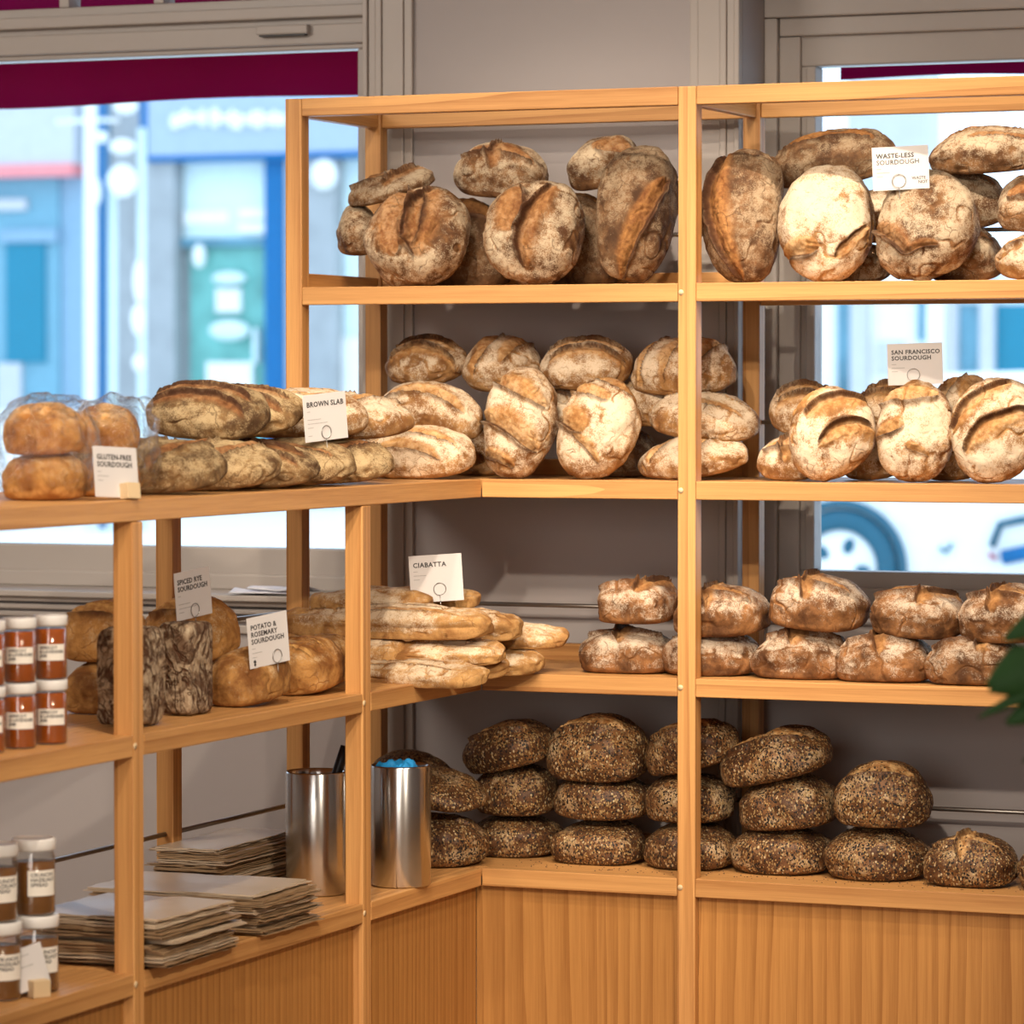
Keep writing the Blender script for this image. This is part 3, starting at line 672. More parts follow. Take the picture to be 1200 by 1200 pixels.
LOAVES = [
    # style, seed, (length, width, height), location, (yaw, lean, spin[, roll]), tears, detail, label, group
    ('rustic', 1, (0.092, 0.130, 0.092), (-0.374, 0.211, 1.744), (20, 20, 0), 'none', 5,
     'small brown loaf end poking out low at the far left of the top shelf heap', 'country loaves heaped on the top shelf'),
    ('rustic', 2, (0.204, 0.140, 0.046), (-0.299, 0.224, 1.858), (-10, 20, 0, -8), 'ytear', 5,
     'torn floury loaf lying on top at the left end of the top shelf', 'country loaves heaped on the top shelf'),
    ('dark', 3, (0.207, 0.130, 0.187), (-0.160, 0.310, 1.664), (0, 10, 0), 'burst', 5,
     'dark loaf in shadow behind the two upright round loaves of the top shelf', 'country loaves heaped on the top shelf'),
    ('dark', 4, (0.178, 0.130, 0.191), (0.098, 0.310, 1.664), (0, 10, 0), 'long', 5,
     'shadowed loaf behind the gap left of the big dark oval loaf', 'country loaves heaped on the top shelf'),
    ('rustic', 5, (0.197, 0.150, 0.100), (-0.067, 0.280, 1.864), (5, 18, 0, 4), 'crossf', 5,
     'pale floury round loaf topping the heap under the middle of the top rail', 'country loaves heaped on the top shelf'),
    ('rustic', 6, (0.159, 0.140, 0.089), (0.172, 0.279, 1.881), (12, 22, 0, -12), 'burst_r', 5,
     'floury loaf with a torn brown side topping the heap beside the dark oval loaf', 'country loaves heaped on the top shelf'),
    ('rustic', 7, (0.215, 0.215, 0.105), (-0.196, 0.147, 1.747), (8, 66, 88), 'T_tear', 6,
     'upright round loaf with a wide golden torn patch, leftmost in the top shelf front row', 'country loaves heaped on the top shelf'),
    ('rustic', 8, (0.220, 0.208, 0.100), (0.067, 0.151, 1.755), (5, 68, 92), 'two_up', 6,
     'upright floury round loaf with two brown splits side by side on the top shelf', 'country loaves heaped on the top shelf'),
    ('dark', 9, (0.296, 0.167, 0.105), (0.284, 0.171, 1.792), (6, 70, 86), 'dark_r', 6,
     'big dark brown oval loaf standing against the left side of the middle post', 'country loaves heaped on the top shelf'),
    ('dark', 10, (0.285, 0.163, 0.105), (0.518, 0.165, 1.785), (10, 72, 90), 'tear_l', 6,
     'tall brown oval loaf with one long ragged tear, standing right of the middle post', 'country loaves heaped on the top shelf'),
    ('dark', 11, (0.264, 0.140, 0.093), (0.664, 0.307, 1.881), (-6, 25, 0, -6), 'long', 5,
     'long dark-topped loaf lying behind the waste-less sign', 'country loaves heaped on the top shelf'),
    ('sour', 12, (0.254, 0.190, 0.100), (0.700, 0.146, 1.762), (8, 64, 96), 'base_tear', 6,
     'brightly lit pale round loaf left below the waste-less sign', 'country loaves heaped on the top shelf'),
    ('rustic', 13, (0.230, 0.198, 0.105), (0.907, 0.152, 1.753), (4, 64, 84), 'base_tear2', 6,
     'tan round loaf directly below the waste-less sign', 'country loaves heaped on the top shelf'),
    ('rustic', 14, (0.254, 0.140, 0.079), (1.004, 0.276, 1.890), (4, 16, 0, -3), 'seam', 5,
     'long floury loaf lying on top at the right edge of the top shelf', 'country loaves heaped on the top shelf'),
    ('rustic', 15, (0.152, 0.140, 0.087), (1.118, 0.184, 1.776), (10, 25, 0), 'burst', 5,
     'brown loaf cut by the picture edge, upper of two ending the top shelf', 'country loaves heaped on the top shelf'),
    ('sour', 16, (0.156, 0.140, 0.072), (1.132, 0.127, 1.675), (10, 20, 0), 'long', 5,
     'pale loaf cut by the picture edge, lower of two ending the top shelf', 'country loaves heaped on the top shelf'),
    ('rustic', 17, (0.148, 0.130, 0.069), (0.721, 0.265, 1.669), (0, 15, 0), 'end', 5,
     'small loaf low in the gap between the two round loaves under the waste-less sign', 'country loaves heaped on the top shelf'),
    ('rustic', 18, (0.151, 0.130, 0.104), (0.954, 0.261, 1.670), (0, 15, 0), 'long_lo', 5,
     'brown loaf low behind the right side of the tan round loaf', 'country loaves heaped on the top shelf'),
    ('rustic', 19, (0.173, 0.130, 0.104), (0.938, 0.310, 1.780), (-8, 18, 0), 'end', 5,
     'loaf in blue window light behind the tan round loaf under the long floury one', 'country loaves heaped on the top shelf'),
    ('sour', 20, (0.154, 0.130, 0.098), (0.760, 0.299, 1.753), (0, 15, 0), 'end', 5,
     'pale loaf half hidden below the waste-less sign between two round loaves', 'country loaves heaped on the top shelf'),
    ('sour', 21, (0.183, 0.130, 0.078), (-0.225, 0.249, 1.475), (-4, 28, 0), 'two_arc', 5,
     'pale batard topping the pile at its left end beside the rear post', 'batards on the middle wall shelf'),
    ('sour', 22, (0.174, 0.140, 0.094), (-0.054, 0.256, 1.458), (12, 25, 0), 'diag2', 5,
     'floury batard second from the left along the top of the middle pile', 'batards on the middle wall shelf'),
    ('sour', 23, (0.198, 0.140, 0.084), (0.144, 0.234, 1.465), (8, 26, 0), 'two_arc', 5,
     'golden batard topping the pile above the gap of the two upright loaves', 'batards on the middle wall shelf'),
    ('sour', 24, (0.230, 0.140, 0.099), (0.357, 0.254, 1.451), (-5, 25, 0), 'diag3', 5,
     'pale batard high on the pile passing behind the middle post', 'batards on the middle wall shelf'),
    ('sour', 25, (0.244, 0.130, 0.102), (-0.165, 0.133, 1.359), (-10, 24, 0, 9), 'long_lo', 5,
     'long brown-sided batard lying mid pile left of the upright loaves', 'batards on the middle wall shelf'),
    ('sour', 26, (0.270, 0.160, 0.087), (-0.151, 0.020, 1.278), (-6, 20, 0), 'arc_low', 5,
     'pale batard lying on the shelf right at the inside corner', 'batards on the middle wall shelf'),
    ('sour', 27, (0.164, 0.130, 0.091), (-0.134, 0.327, 1.266), (0, 10, 0), 'long', 5,
     'shadowed batard on the shelf behind the left upright batard', 'batards on the middle wall shelf'),
    ('sour', 28, (0.128, 0.130, 0.092), (0.085, 0.270, 1.356), (0, 15, 0), 'long', 5,
     'batard showing between the heads of the two upright batards', 'batards on the middle wall shelf'),
    ('dark', 29, (0.151, 0.130, 0.091), (0.201, 0.307, 1.267), (0, 10, 0), 'long', 5,
     'dark batard on the shelf behind the right upright batard', 'batards on the middle wall shelf'),
    ('sour', 30, (0.138, 0.130, 0.091), (0.274, 0.286, 1.377), (0, 15, 0), 'end', 5,
     'batard tucked between the right upright batard and the middle post', 'batards on the middle wall shelf'),
    ('sour', 31, (0.246, 0.151, 0.095), (0.039, 0.134, 1.361), (6, 66, 87), 'A7', 6,
     'upright batard with two broad slanting slashes, left of the standing pair', 'batards on the middle wall shelf'),
    ('sour', 32, (0.224, 0.162, 0.095), (0.212, 0.134, 1.347), (6, 62, 76), 'A8', 6,
     'upright floury batard tilted rightward, right of the standing pair', 'batards on the middle wall shelf'),
    ('sour', 33, (0.231, 0.140, 0.084), (0.412, 0.208, 1.353), (6, 16, 0, 6), 'seam', 5,
     'smooth flour-dusted batard passing mid-height behind the middle post', 'batards on the middle wall shelf'),
    ('sour', 34, (0.245, 0.140, 0.062), (0.403, 0.168, 1.278), (-6, 18, 0, -4), 'diag2', 5,
     'batard lying on the shelf passing low behind the middle post', 'batards on the middle wall shelf'),
    ('sour', 35, (0.135, 0.140, 0.081), (0.610, 0.251, 1.374), (14, 26, 0), 'two_arc', 5,
     'pale loaf upper left behind the first upright loaf of the right middle shelf', 'pale sourdough loaves on the right middle shelf'),
    ('sour', 36, (0.128, 0.140, 0.072), (0.609, 0.180, 1.276), (10, 20, 0), 'crossf', 5,
     'small pale loaf lying on the shelf beside the rear post', 'pale sourdough loaves on the right middle shelf'),
    ('sour', 37, (0.200, 0.170, 0.095), (0.711, 0.131, 1.340), (12, 62, 84), 'B3', 6,
     'upright loaf with bold rising slashes, first of the right middle front row', 'pale sourdough loaves on the right middle shelf'),
    ('sour', 38, (0.213, 0.154, 0.095), (0.890, 0.135, 1.346), (4, 66, 92), 'B4', 6,
     'upright pale loaf directly below the san francisco sign', 'pale sourdough loaves on the right middle shelf'),
    ('sour', 39, (0.217, 0.173, 0.100), (1.056, 0.126, 1.350), (6, 66, 84), 'B5', 6,
     'upright loaf with two long slashes at the right picture edge', 'pale sourdough loaves on the right middle shelf'),
    ('sour', 40, (0.130, 0.130, 0.073), (0.791, 0.262, 1.381), (-4, 24, 0), 'two_arc', 5,
     'pale loaf behind, left under the san francisco sign', 'pale sourdough loaves on the right middle shelf'),
    ('sour', 41, (0.136, 0.130, 0.079), (0.952, 0.262, 1.388), (8, 22, 0), 'diag2', 5,
     'pale loaf behind, right under the san francisco sign', 'pale sourdough loaves on the right middle shelf'),
    ('sour', 42, (0.113, 0.120, 0.078), (0.754, 0.268, 1.266), (0, 10, 0), 'long', 5,
     'shadowed loaf low between the first two upright loaves of the right middle shelf', 'pale sourdough loaves on the right middle shelf'),
    ('sour', 43, (0.115, 0.120, 0.084), (0.923, 0.267, 1.266), (0, 10, 0), 'long', 5,
     'shadowed loaf low between the last two upright loaves of the right middle shelf', 'pale sourdough loaves on the right middle shelf'),
    ('sour', 44, (0.140, 0.130, 0.085), (1.091, 0.266, 1.368), (4, 20, 0), 'diag2', 5,
     'pale loaf behind the last upright loaf at the picture edge', 'pale sourdough loaves on the right middle shelf'),
    ('slab', 51, (0.330, 0.170, 0.074), (-0.169, -1.172, 1.277), (0, 15, 0), 'diag3', 6,
     'first batard of the lower layer, touching the plastic bags', 'dark batards in two layers on the counter shelf'),
    ('slab', 52, (0.320, 0.160, 0.067), (-0.171, -0.943, 1.276), (0, 15, 0), 'diag3', 5,
     'second batard of the lower layer counted from the plastic bags', 'dark batards in two layers on the counter shelf'),
    ('slab', 53, (0.320, 0.160, 0.062), (-0.170, -0.766, 1.275), (0, 15, 0), 'two_arc', 5,
     'third batard of the lower layer counted from the plastic bags', 'dark batards in two layers on the counter shelf'),
    ('slab', 54, (0.320, 0.150, 0.070), (-0.170, -0.607, 1.274), (0, 15, 0), 'long_lo', 5,
     'fourth batard of the lower layer, directly below the brown slab sign', 'dark batards in two layers on the counter shelf'),
    ('slab', 55, (0.320, 0.155, 0.065), (-0.171, -0.427, 1.275), (0, 15, 0), 'diag3', 5,
     'fifth batard of the lower layer, just right of the brown slab sign', 'dark batards in two layers on the counter shelf'),
    ('slab', 56, (0.243, 0.160, 0.073), (-0.201, -0.836, 1.376), (-4, 22, 0, 5), 'two_arc', 6,
     'largest brown batard lying on the upper layer beside the plastic bags', 'dark batards in two layers on the counter shelf'),
    ('slab', 57, (0.250, 0.160, 0.071), (-0.236, -0.629, 1.373), (0, 20, 0), 'two_arc', 5,
     'second brown batard of the upper layer left of the brown slab sign', 'dark batards in two layers on the counter shelf'),
    ('sour', 58, (0.270, 0.170, 0.087), (-0.201, -0.415, 1.357), (0, 10, 0), 'cracks', 5,
     'pale batard of the upper layer half hidden behind the brown slab sign', 'dark batards in two layers on the counter shelf'),
    ('sour', 59, (0.270, 0.170, 0.078), (-0.182, -0.251, 1.353), (0, 10, 0), 'diag2', 5,
     'last batard of the upper layer right of the brown slab sign', 'dark batards in two layers on the counter shelf'),
    ('free', 61, (0.139, 0.120, 0.084), (-0.142, -1.569, 1.338), (0, 5, 0), 'none', 5,
     'golden round loaf on top inside the front plastic bag', 'gluten-free loaves in plastic bags'),
    ('free', 62, (0.139, 0.130, 0.080), (-0.140, -1.564, 1.260), (0, 3, 0), 'none', 5,
     'golden round loaf at the bottom of the front plastic bag', 'gluten-free loaves in plastic bags'),
    ('free', 63, (0.110, 0.120, 0.082), (-0.149, -1.336, 1.336), (0, 5, 0), 'none', 5,
     'golden round loaf on top inside the rear plastic bag', 'gluten-free loaves in plastic bags'),
    ('free', 64, (0.104, 0.120, 0.073), (-0.152, -1.330, 1.260), (0, 3, 0), 'none', 5,
     'golden round loaf at the bottom of the plastic bag behind the gluten-free sign', 'gluten-free loaves in plastic bags'),
    ('potato', 71, (0.138, 0.160, 0.097), (-0.278, -1.103, 0.964), (0, 10, 0), 'burst', 5,
     'mottled round loaf on top of another behind the near counter post', 'round loaves behind the rye bricks'),
    ('potato', 72, (0.122, 0.160, 0.087), (-0.270, -1.122, 0.869), (0, 8, 0), 'none', 5,
     'dark round loaf underneath, behind the near counter post and the jam jars', 'round loaves behind the rye bricks'),
    ('potato', 73, (0.183, 0.160, 0.110), (-0.291, -0.727, 0.939), (0, 14, 0), 'burst', 5,
     'golden cracked loaf below the spiced rye sign', 'round loaves behind the rye bricks'),
    ('potato', 74, (0.170, 0.160, 0.073), (-0.312, -0.694, 0.869), (0, 8, 0), 'none', 5,
     'loaf hidden low behind the rye bricks under the golden cracked loaf', 'round loaves behind the rye bricks'),
    ('tin', 75, (0.169, 0.093, 0.100), (-0.094, -1.307, 0.948), (4, 90, 90), 'none', 6,
     'floury brick-shaped rye loaf standing behind the near counter post', 'standing rye bricks'),
    ('tin', 76, (0.165, 0.067, 0.100), (-0.110, -1.063, 0.944), (0, 90, 90), 'none', 6,
     'dark brick-shaped rye loaf standing right of the near counter post', 'standing rye bricks'),
    ('potato', 77, (0.127, 0.190, 0.094), (-0.099, -0.876, 0.871), (-4, 8, 0), 'none', 6,
     'smooth golden loaf at the shelf edge below the potato sign', 'potato and rosemary loaves'),
    ('potato', 78, (0.149, 0.190, 0.096), (-0.120, -0.605, 0.871), (-4, 8, 0), 'seam', 6,
     'golden loaf with a pale seam right of the potato sign', 'potato and rosemary loaves'),
    ('potato', 79, (0.113, 0.170, 0.093), (-0.160, -0.424, 0.870), (0, 8, 0), 'none', 5,
     'golden loaf mostly hidden behind the tall counter post', 'potato and rosemary loaves'),
    ('ciabatta', 90, (0.177, 0.100, 0.037), (-0.299, -0.079, 0.909), (0, 4, 0), 'none', 5,
     'floury ciabatta end at the left back of the stack above the potato loaves', 'ciabatta stack'),
    ('ciabatta', 81, (0.478, 0.110, 0.055), (-0.131, -0.189, 0.950), (-3, 12, 0), 'seam', 6,
     'longest ciabatta, crossing behind the tall counter post high in the stack', 'ciabatta stack'),
    ('ciabatta', 82, (0.267, 0.100, 0.040), (-0.187, -0.137, 0.994), (0, 10, 0), 'none', 5,
     'top left ciabatta of the stack crossing behind the tall counter post', 'ciabatta stack'),
    ('ciabatta', 83, (0.208, 0.100, 0.041), (-0.116, 0.005, 0.993), (4, 6, 0), 'none', 5,
     'grey floured ciabatta on top right under the ciabatta sign', 'ciabatta stack'),
    ('ciabatta', 84, (0.180, 0.110, 0.051), (0.020, -0.060, 0.939), (8, 10, 0), 'cracks', 5,
     'toasted ciabatta end at the right in the upper layer', 'ciabatta stack'),
    ('ciabatta', 85, (0.208, 0.110, 0.032), (0.061, 0.055, 0.919), (12, 12, 0), 'none', 5,
     'golden ciabatta reaching furthest right from the stack', 'ciabatta stack'),
    ('ciabatta', 86, (0.174, 0.110, 0.038), (-0.160, -0.216, 0.902), (-8, 12, 0), 'none', 5,
     'pale ciabatta end just right of the tall counter post in the middle layer', 'ciabatta stack'),
    ('ciabatta', 87, (0.223, 0.110, 0.039), (0.015, -0.198, 0.900), (14, 12, 0), 'seam', 6,
     'golden ciabatta in the middle layer slanting up to the right', 'ciabatta stack'),
    ('ciabatta', 88, (0.333, 0.110, 0.032), (-0.023, -0.285, 0.866), (-10, 12, 0), 'cracks', 6,
     'lowest ciabatta with its tip over the front edge of the shelf', 'ciabatta stack'),
    ('ciabatta', 89, (0.208, 0.110, 0.035), (0.011, -0.137, 0.867), (0, 10, 0), 'none', 5,
     'short toasted ciabatta end low in the stack above the shelf edge', 'ciabatta stack'),
    ('ciabatta', 91, (0.192, 0.120, 0.042), (0.041, -0.009, 0.867), (0, 10, 0), 'burst', 5,
     'brown ciabatta end at the lower right of the stack', 'ciabatta stack'),
    ('country', 101, (0.165, 0.160, 0.084), (0.300, 0.129, 0.969), (-4, 6, 0), 'ytear', 6,
     'upper round of the pair left of the middle post', 'country rounds stacked in twos'),
    ('country', 102, (0.202, 0.170, 0.079), (0.271, 0.141, 0.865), (6, 4, 0), 'cross', 6,
     'lower round of the pair left of the middle post', 'country rounds stacked in twos'),
    ('country', 103, (0.191, 0.160, 0.090), (0.475, 0.138, 0.949), (-10, 8, 8), 'crossf', 6,
     'upper round of the pair behind the middle post', 'country rounds stacked in twos'),
    ('country', 104, (0.199, 0.170, 0.084), (0.450, 0.146, 0.865), (5, 4, 0), 'long', 5,
     'lower round of the pair behind the middle post', 'country rounds stacked in twos'),
    ('country', 105, (0.198, 0.160, 0.096), (0.679, 0.138, 0.968), (-4, 8, 0, 5), 'crossf', 6,
     'peaked floury upper round of the second pair right of the middle post', 'country rounds stacked in twos'),
    ('country', 106, (0.208, 0.170, 0.086), (0.654, 0.131, 0.865), (5, 4, 0), 'cross', 6,
     'lower round of the second pair right of the middle post', 'country rounds stacked in twos'),
    ('country', 107, (0.191, 0.160, 0.088), (0.892, 0.136, 0.957), (-6, 8, 0, 4), 'ytear', 6,
     'upper round of the pair next before the plant leaf', 'country rounds stacked in twos'),
    ('country', 108, (0.199, 0.170, 0.087), (0.829, 0.118, 0.865), (5, 4, 0), 'crossf', 6,
     'lower round of the pair next before the plant leaf', 'country rounds stacked in twos'),
    ('country', 109, (0.183, 0.160, 0.099), (1.075, 0.129, 0.955), (-4, 10, 0), 'crossf', 6,
     'upper round of the last pair partly behind the plant leaf', 'country rounds stacked in twos'),
    ('country', 110, (0.196, 0.170, 0.084), (1.020, 0.110, 0.865), (4, 4, 0), 'ytear', 6,
     'lower round of the last pair partly behind the plant leaf', 'country rounds stacked in twos'),
    ('seeded', 121, (0.196, 0.150, 0.108), (-0.284, 0.274, 0.555), (0, 6, 0), 'none', 5,
     'seeded loaf rising behind the steel container with the blue cloth', 'seeded rounds stacked on the lowest shelf'),
    ('seeded', 122, (0.247, 0.180, 0.053), (-0.131, 0.040, 0.593), (-16, 8, 0, 12), 'none', 6,
     'seeded loaf sloping down to the right beside the steel container', 'seeded rounds stacked on the lowest shelf'),
    ('seeded', 123, (0.225, 0.180, 0.099), (-0.120, 0.035, 0.461), (0, 4, 0), 'long', 6,
     'seeded round on the shelf at the inside corner beside the steel container', 'seeded rounds stacked on the lowest shelf'),
    ('seeded', 124, (0.201, 0.170, 0.092), (-0.012, 0.203, 0.650), (-8, 6, 0, -12), 'burst', 6,
     'top seeded round of the stack left of the tallest one', 'seeded rounds stacked on the lowest shelf'),
    ('seeded', 125, (0.175, 0.170, 0.102), (-0.014, 0.231, 0.549), (0, 4, 0), 'none', 5,
     'middle seeded round of the stack left of the tallest one', 'seeded rounds stacked on the lowest shelf'),
    ('seeded', 126, (0.204, 0.170, 0.078), (-0.027, 0.246, 0.461), (0, 4, 0), 'none', 5,
     'bottom seeded round of the stack left of the tallest one', 'seeded rounds stacked on the lowest shelf'),
    ('seeded', 127, (0.211, 0.180, 0.129), (0.192, 0.186, 0.638), (-4, 8, 0), 'burst', 6,
     'top seeded round of the tallest stack, with a pale peaked crown', 'seeded rounds stacked on the lowest shelf'),
    ('seeded', 128, (0.198, 0.180, 0.090), (0.192, 0.204, 0.553), (0, 4, 0), 'none', 5,
     'middle seeded round of the tallest stack', 'seeded rounds stacked on the lowest shelf'),
    ('seeded', 129, (0.199, 0.180, 0.083), (0.185, 0.199, 0.460), (0, 4, 0), 'none', 5,
     'bottom seeded round of the tallest stack', 'seeded rounds stacked on the lowest shelf'),
    ('seeded', 130, (0.201, 0.170, 0.098), (0.401, 0.194, 0.664), (-14, 6, 0, -13), 'burst', 6,
     'top seeded round of the stack behind the middle post', 'seeded rounds stacked on the lowest shelf'),
    ('seeded', 131, (0.191, 0.170, 0.091), (0.382, 0.206, 0.555), (0, 4, 0), 'none', 5,
     'middle seeded round of the stack behind the middle post', 'seeded rounds stacked on the lowest shelf'),
    ('seeded', 132, (0.190, 0.170, 0.088), (0.391, 0.190, 0.460), (0, 4, 0), 'none', 5,
     'bottom seeded round of the stack behind the middle post', 'seeded rounds stacked on the lowest shelf'),
    ('seeded', 133, (0.239, 0.180, 0.091), (0.594, 0.175, 0.656), (-10, 8, 0, -13), 'burst', 6,
     'top seeded round of the three right of the middle post, tipped over the left', 'seeded rounds stacked on the lowest shelf'),
    ('seeded', 134, (0.200, 0.180, 0.107), (0.612, 0.188, 0.552), (-6, 4, 0, -6), 'none', 5,
     'middle seeded round of the three right of the middle post', 'seeded rounds stacked on the lowest shelf'),
    ('seeded', 135, (0.220, 0.180, 0.088), (0.587, 0.196, 0.461), (0, 4, 0), 'none', 5,
     'bottom seeded round of the three right of the middle post', 'seeded rounds stacked on the lowest shelf'),
    ('seeded', 136, (0.197, 0.180, 0.119), (0.813, 0.163, 0.573), (4, 8, 0), 'burst', 6,
     'upper seeded round of the two-high stack', 'seeded rounds stacked on the lowest shelf'),
    ('seeded', 137, (0.217, 0.180, 0.097), (0.794, 0.176, 0.461), (0, 4, 0), 'none', 6,
     'lower seeded round of the two-high stack', 'seeded rounds stacked on the lowest shelf'),
    ('seeded', 138, (0.189, 0.180, 0.087), (1.001, 0.150, 0.463), (0, 6, 0), 'crossf', 6,
     'single seeded round with a torn peak standing alone on the lowest shelf', 'seeded rounds stacked on the lowest shelf'),
    ('seeded', 139, (0.176, 0.170, 0.089), (1.187, 0.141, 0.460), (0, 4, 0), 'none', 5,
     'seeded round just cut off by the right picture edge', 'seeded rounds stacked on the lowest shelf'),
]
KIND = dict(rustic='country_loaf', dark='country_loaf', sour='batard_loaf', slab='batard_loaf', country='round_loaf', seeded='seeded_loaf',
            potato='potato_loaf', ciabatta='ciabatta', tin='rye_loaf', free='gluten_free_loaf')
def bread_mesh(name, L, W, H, style, seed, sl, level):
    V, F, S, E, Fl = loaf_shape(L, W, H, style, seed, PRESETS[sl], level)
    me = bpy.data.meshes.new(name)
    me.vertices.add(len(V)); me.vertices.foreach_set('co', V.astype(np.float32).ravel())
    me.loops.add(len(F) * 3); me.polygons.add(len(F))
    me.loops.foreach_set('vertex_index', F.astype(np.int32).ravel())
    me.polygons.foreach_set('loop_start', np.arange(0, len(F) * 3, 3, dtype=np.int32))
    me.polygons.foreach_set('loop_total', np.full(len(F), 3, dtype=np.int32))
    me.update(calc_edges=True); me.validate()
    for nm, arr in (('slash', S), ('ear_and_shade', E), ('flour', Fl)):
        a = me.attributes.new(nm, 'FLOAT', 'POINT'); a.data.foreach_set('value', arr.astype(np.float32))
    return smooth(me)
for (style, seed, dim, loc, rot, sl, lvl, label, group) in LOAVES:
    nm = KIND[style]
    me = bread_mesh(nm, *dim, style, seed, sl, lvl)
    o = link(nm, me, style, None, loc)
    o.rotation_euler = (Matrix.Rotation(rad(rot[3] if len(rot) > 3 else 0), 3, 'Y') @ Matrix.Rotation(rad(rot[0]), 3, 'Z') @ Matrix.Rotation(rad(rot[1]), 3, 'X') @ Matrix.Rotation(rad(rot[2]), 3, 'Z')).to_euler()
    tag(o, label, 'bread', group)

# ---------------------------------------------------------------- plastic bags round the gluten-free loaves
def bag_mesh(sx, sy, sz, seed):
    Pn, F = icosphere(6)
    n = 3.0
    q = Pn * ((np.abs(Pn) ** n).sum(1) ** (-1 / n))[:, None]
    V = q * np.array([sx / 2, sy / 2, sz / 2])
    # film gathered towards the top, one twisted corner
    up = sstep(.30, 1.0, q[:, 2])
    V[:, 0] *= 1 - .22 * up; V[:, 1] *= 1 - .30 * up
    cw = np.exp(-(((q - np.array([.80, 0, .78])) ** 2).sum(1)) / .06)
    V += cw[:, None] * np.array([.026, -.004, .012])
    st = V * np.array([1, 1, .45])
    rd = 1 - np.abs(fbm(st / .040, seed, 2)) * 1.6
    rd2 = 1 - np.abs(fbm(st / .017, seed + 4, 2)) * 1.6
    V = V + Pn * (.012 * np.clip(rd - .55, -.5, 1) + .005 * np.clip(rd2 - .5, -.5, 1) - .002)[:, None] * sstep(-1.0, -.75, q[:, 2])[:, None]
    V[:, 2] -= V[:, 2].min()
    return smooth(mesh_from('plastic_bag', V, F))
b = link('plastic_bag', bag_mesh(.172, .155, .176, 3), 'plastic', None, (-.141, -1.565, ZS[2] + .0005))
tag(b, 'front clear plastic bag around two golden loaves at the left picture edge', 'plastic bag', 'plastic bags of gluten-free bread')
b = link('plastic_bag', bag_mesh(.146, .150, .176, 8), 'plastic', None, (-.140, -1.325, ZS[2] + .0005))
tag(b, 'rear clear plastic bag behind the gluten-free sign, touching the dark batards', 'plastic bag', 'plastic bags of gluten-free bread')

# ---------------------------------------------------------------- signs
def strips(name, rows, x0, z0, dz, hgt):
    bm = bmesh.new()
    for i, segs in enumerate(rows):
        for (a, b_) in segs:
            me = box_mesh('t', b_ - a, .0004, hgt, 0); me.transform(Matrix.Translation((x0 + (a + b_) / 2, 0, z0 - i * dz)))
            bm.from_mesh(me); bpy.data.meshes.remove(me)
    me = bpy.data.meshes.new(name); bm.to_mesh(me); bm.free(); return me
def card_sign(loc, face, roll, w_, h_, title, tsize, label, ring=None, rows=(), holder=False, lean=0.0, extra=None, two_weights=False, light_title=False):
    """loc: middle of the card's lower edge; face: degrees the front turns from the wall run towards the aisle"""
    s = root('price_sign', loc, label, 'sign', 'bread name signs')
    s.rotation_euler = (Matrix.Rotation(rad(face), 3, 'Z') @ Matrix.Rotation(rad(lean), 3, 'X') @ Matrix.Rotation(rad(roll), 3, 'Y')).to_euler()
    link('card', (lambda m_: (m_.transform(Matrix.Translation((0, 0, h_ / 2))), m_)[1])(box_mesh('card', w_, .0012, h_, .0003, 1)), 'card', s)
    toXZ = Matrix.Rotation(math.pi / 2, 4, 'X')
    lines = title.split('\n')
    mes = []
    for i, ln in enumerate(lines):
        me = text_mesh('lettering', ln, tsize, bold=(.00030 if not (two_weights and i > 0) else .00008), spacing=1.08)
        me.transform(Matrix.Translation((-w_ / 2 + w_ * .075, -.0009, h_ * .86 - i * tsize * 1.0)) @ toXZ); mes.append(me)
    link('title_lettering', join_meshes('title_lettering', mes), 'inkl' if light_title else 'ink', s)
    if rows:
        me = strips('small_print', rows, -w_ / 2 + w_ * .075, h_ * .86 - len(lines) * tsize - .006, h_ * .085, .0011)
        me.transform(Matrix.Translation((0, -.0008, 0))); link('small_print', me, 'inkl', s)
    if extra:
        for e in extra:
            if e[0] == 'text':
                me = text_mesh('lettering', e[1], e[2], bold=.0001); me.transform(Matrix.Translation((e[3], -.0009, e[4])) @ toXZ); link('logo_lettering', me, 'ink', s)
            else:
                m1 = lathe('icon', [(0, 0), (e[1], 0), (e[1], .0006), (0, .0006)], 18); m1.transform(Matrix.Translation((e[2], -.0007, e[3])) @ toXZ); link('round_icon', m1, 'ink', s)
    if ring is not None:
        rx, rz, rr = ring
        pts = [(rx + rr * math.cos(a), -.0022 - .0012 * math.sin(a * .5), rz + rr * math.sin(a)) for a in [rad(-80 + 350 * k / 30) for k in range(31)]]
        link('wire_ring', tube('wire_ring', pts, .00075, 6), 'wire', s)
        link('wire_pin', tube('wire_pin', [(rx, -.002, rz - rr), (rx, -.002, -.030)], .0007, 6), 'wire', s)
    if holder:
        link('holder_block', (lambda m_: (m_.transform(Matrix.Translation((w_ * .20, -.010, .0105))), m_)[1])(box_mesh('holder_block', .030, .020, .027, .001)), 'block', s)
    return s
SM = [[(0, .008)], [], [(0, .034)], [(0, .05)], [(0, .014)], [], [(0, .010)]]
SM2 = [[(0, .009)], [(0, .026)], [(0, .012)]]
card_sign((.871, .075, 1.838), 10, -2.5, .112, .086, 'WASTE-LESS\nSOURDOUGH', .0128, 'white sign titled waste-less sourdough standing in the top shelf heap', (-.004, .018, .0135), SM2, extra=[('text', 'WASTE', .0085, .0215, .026), ('text', 'NOT', .0085, .034, .018)], two_weights=True)
card_sign((.880, .150, 1.452), 14, -2.0, .110, .083, 'SAN FRANCISCO\nSOURDOUGH', .0119, 'shaded sign titled san francisco sourdough above the right middle shelf', (-.004, .020, .0125), SM2)
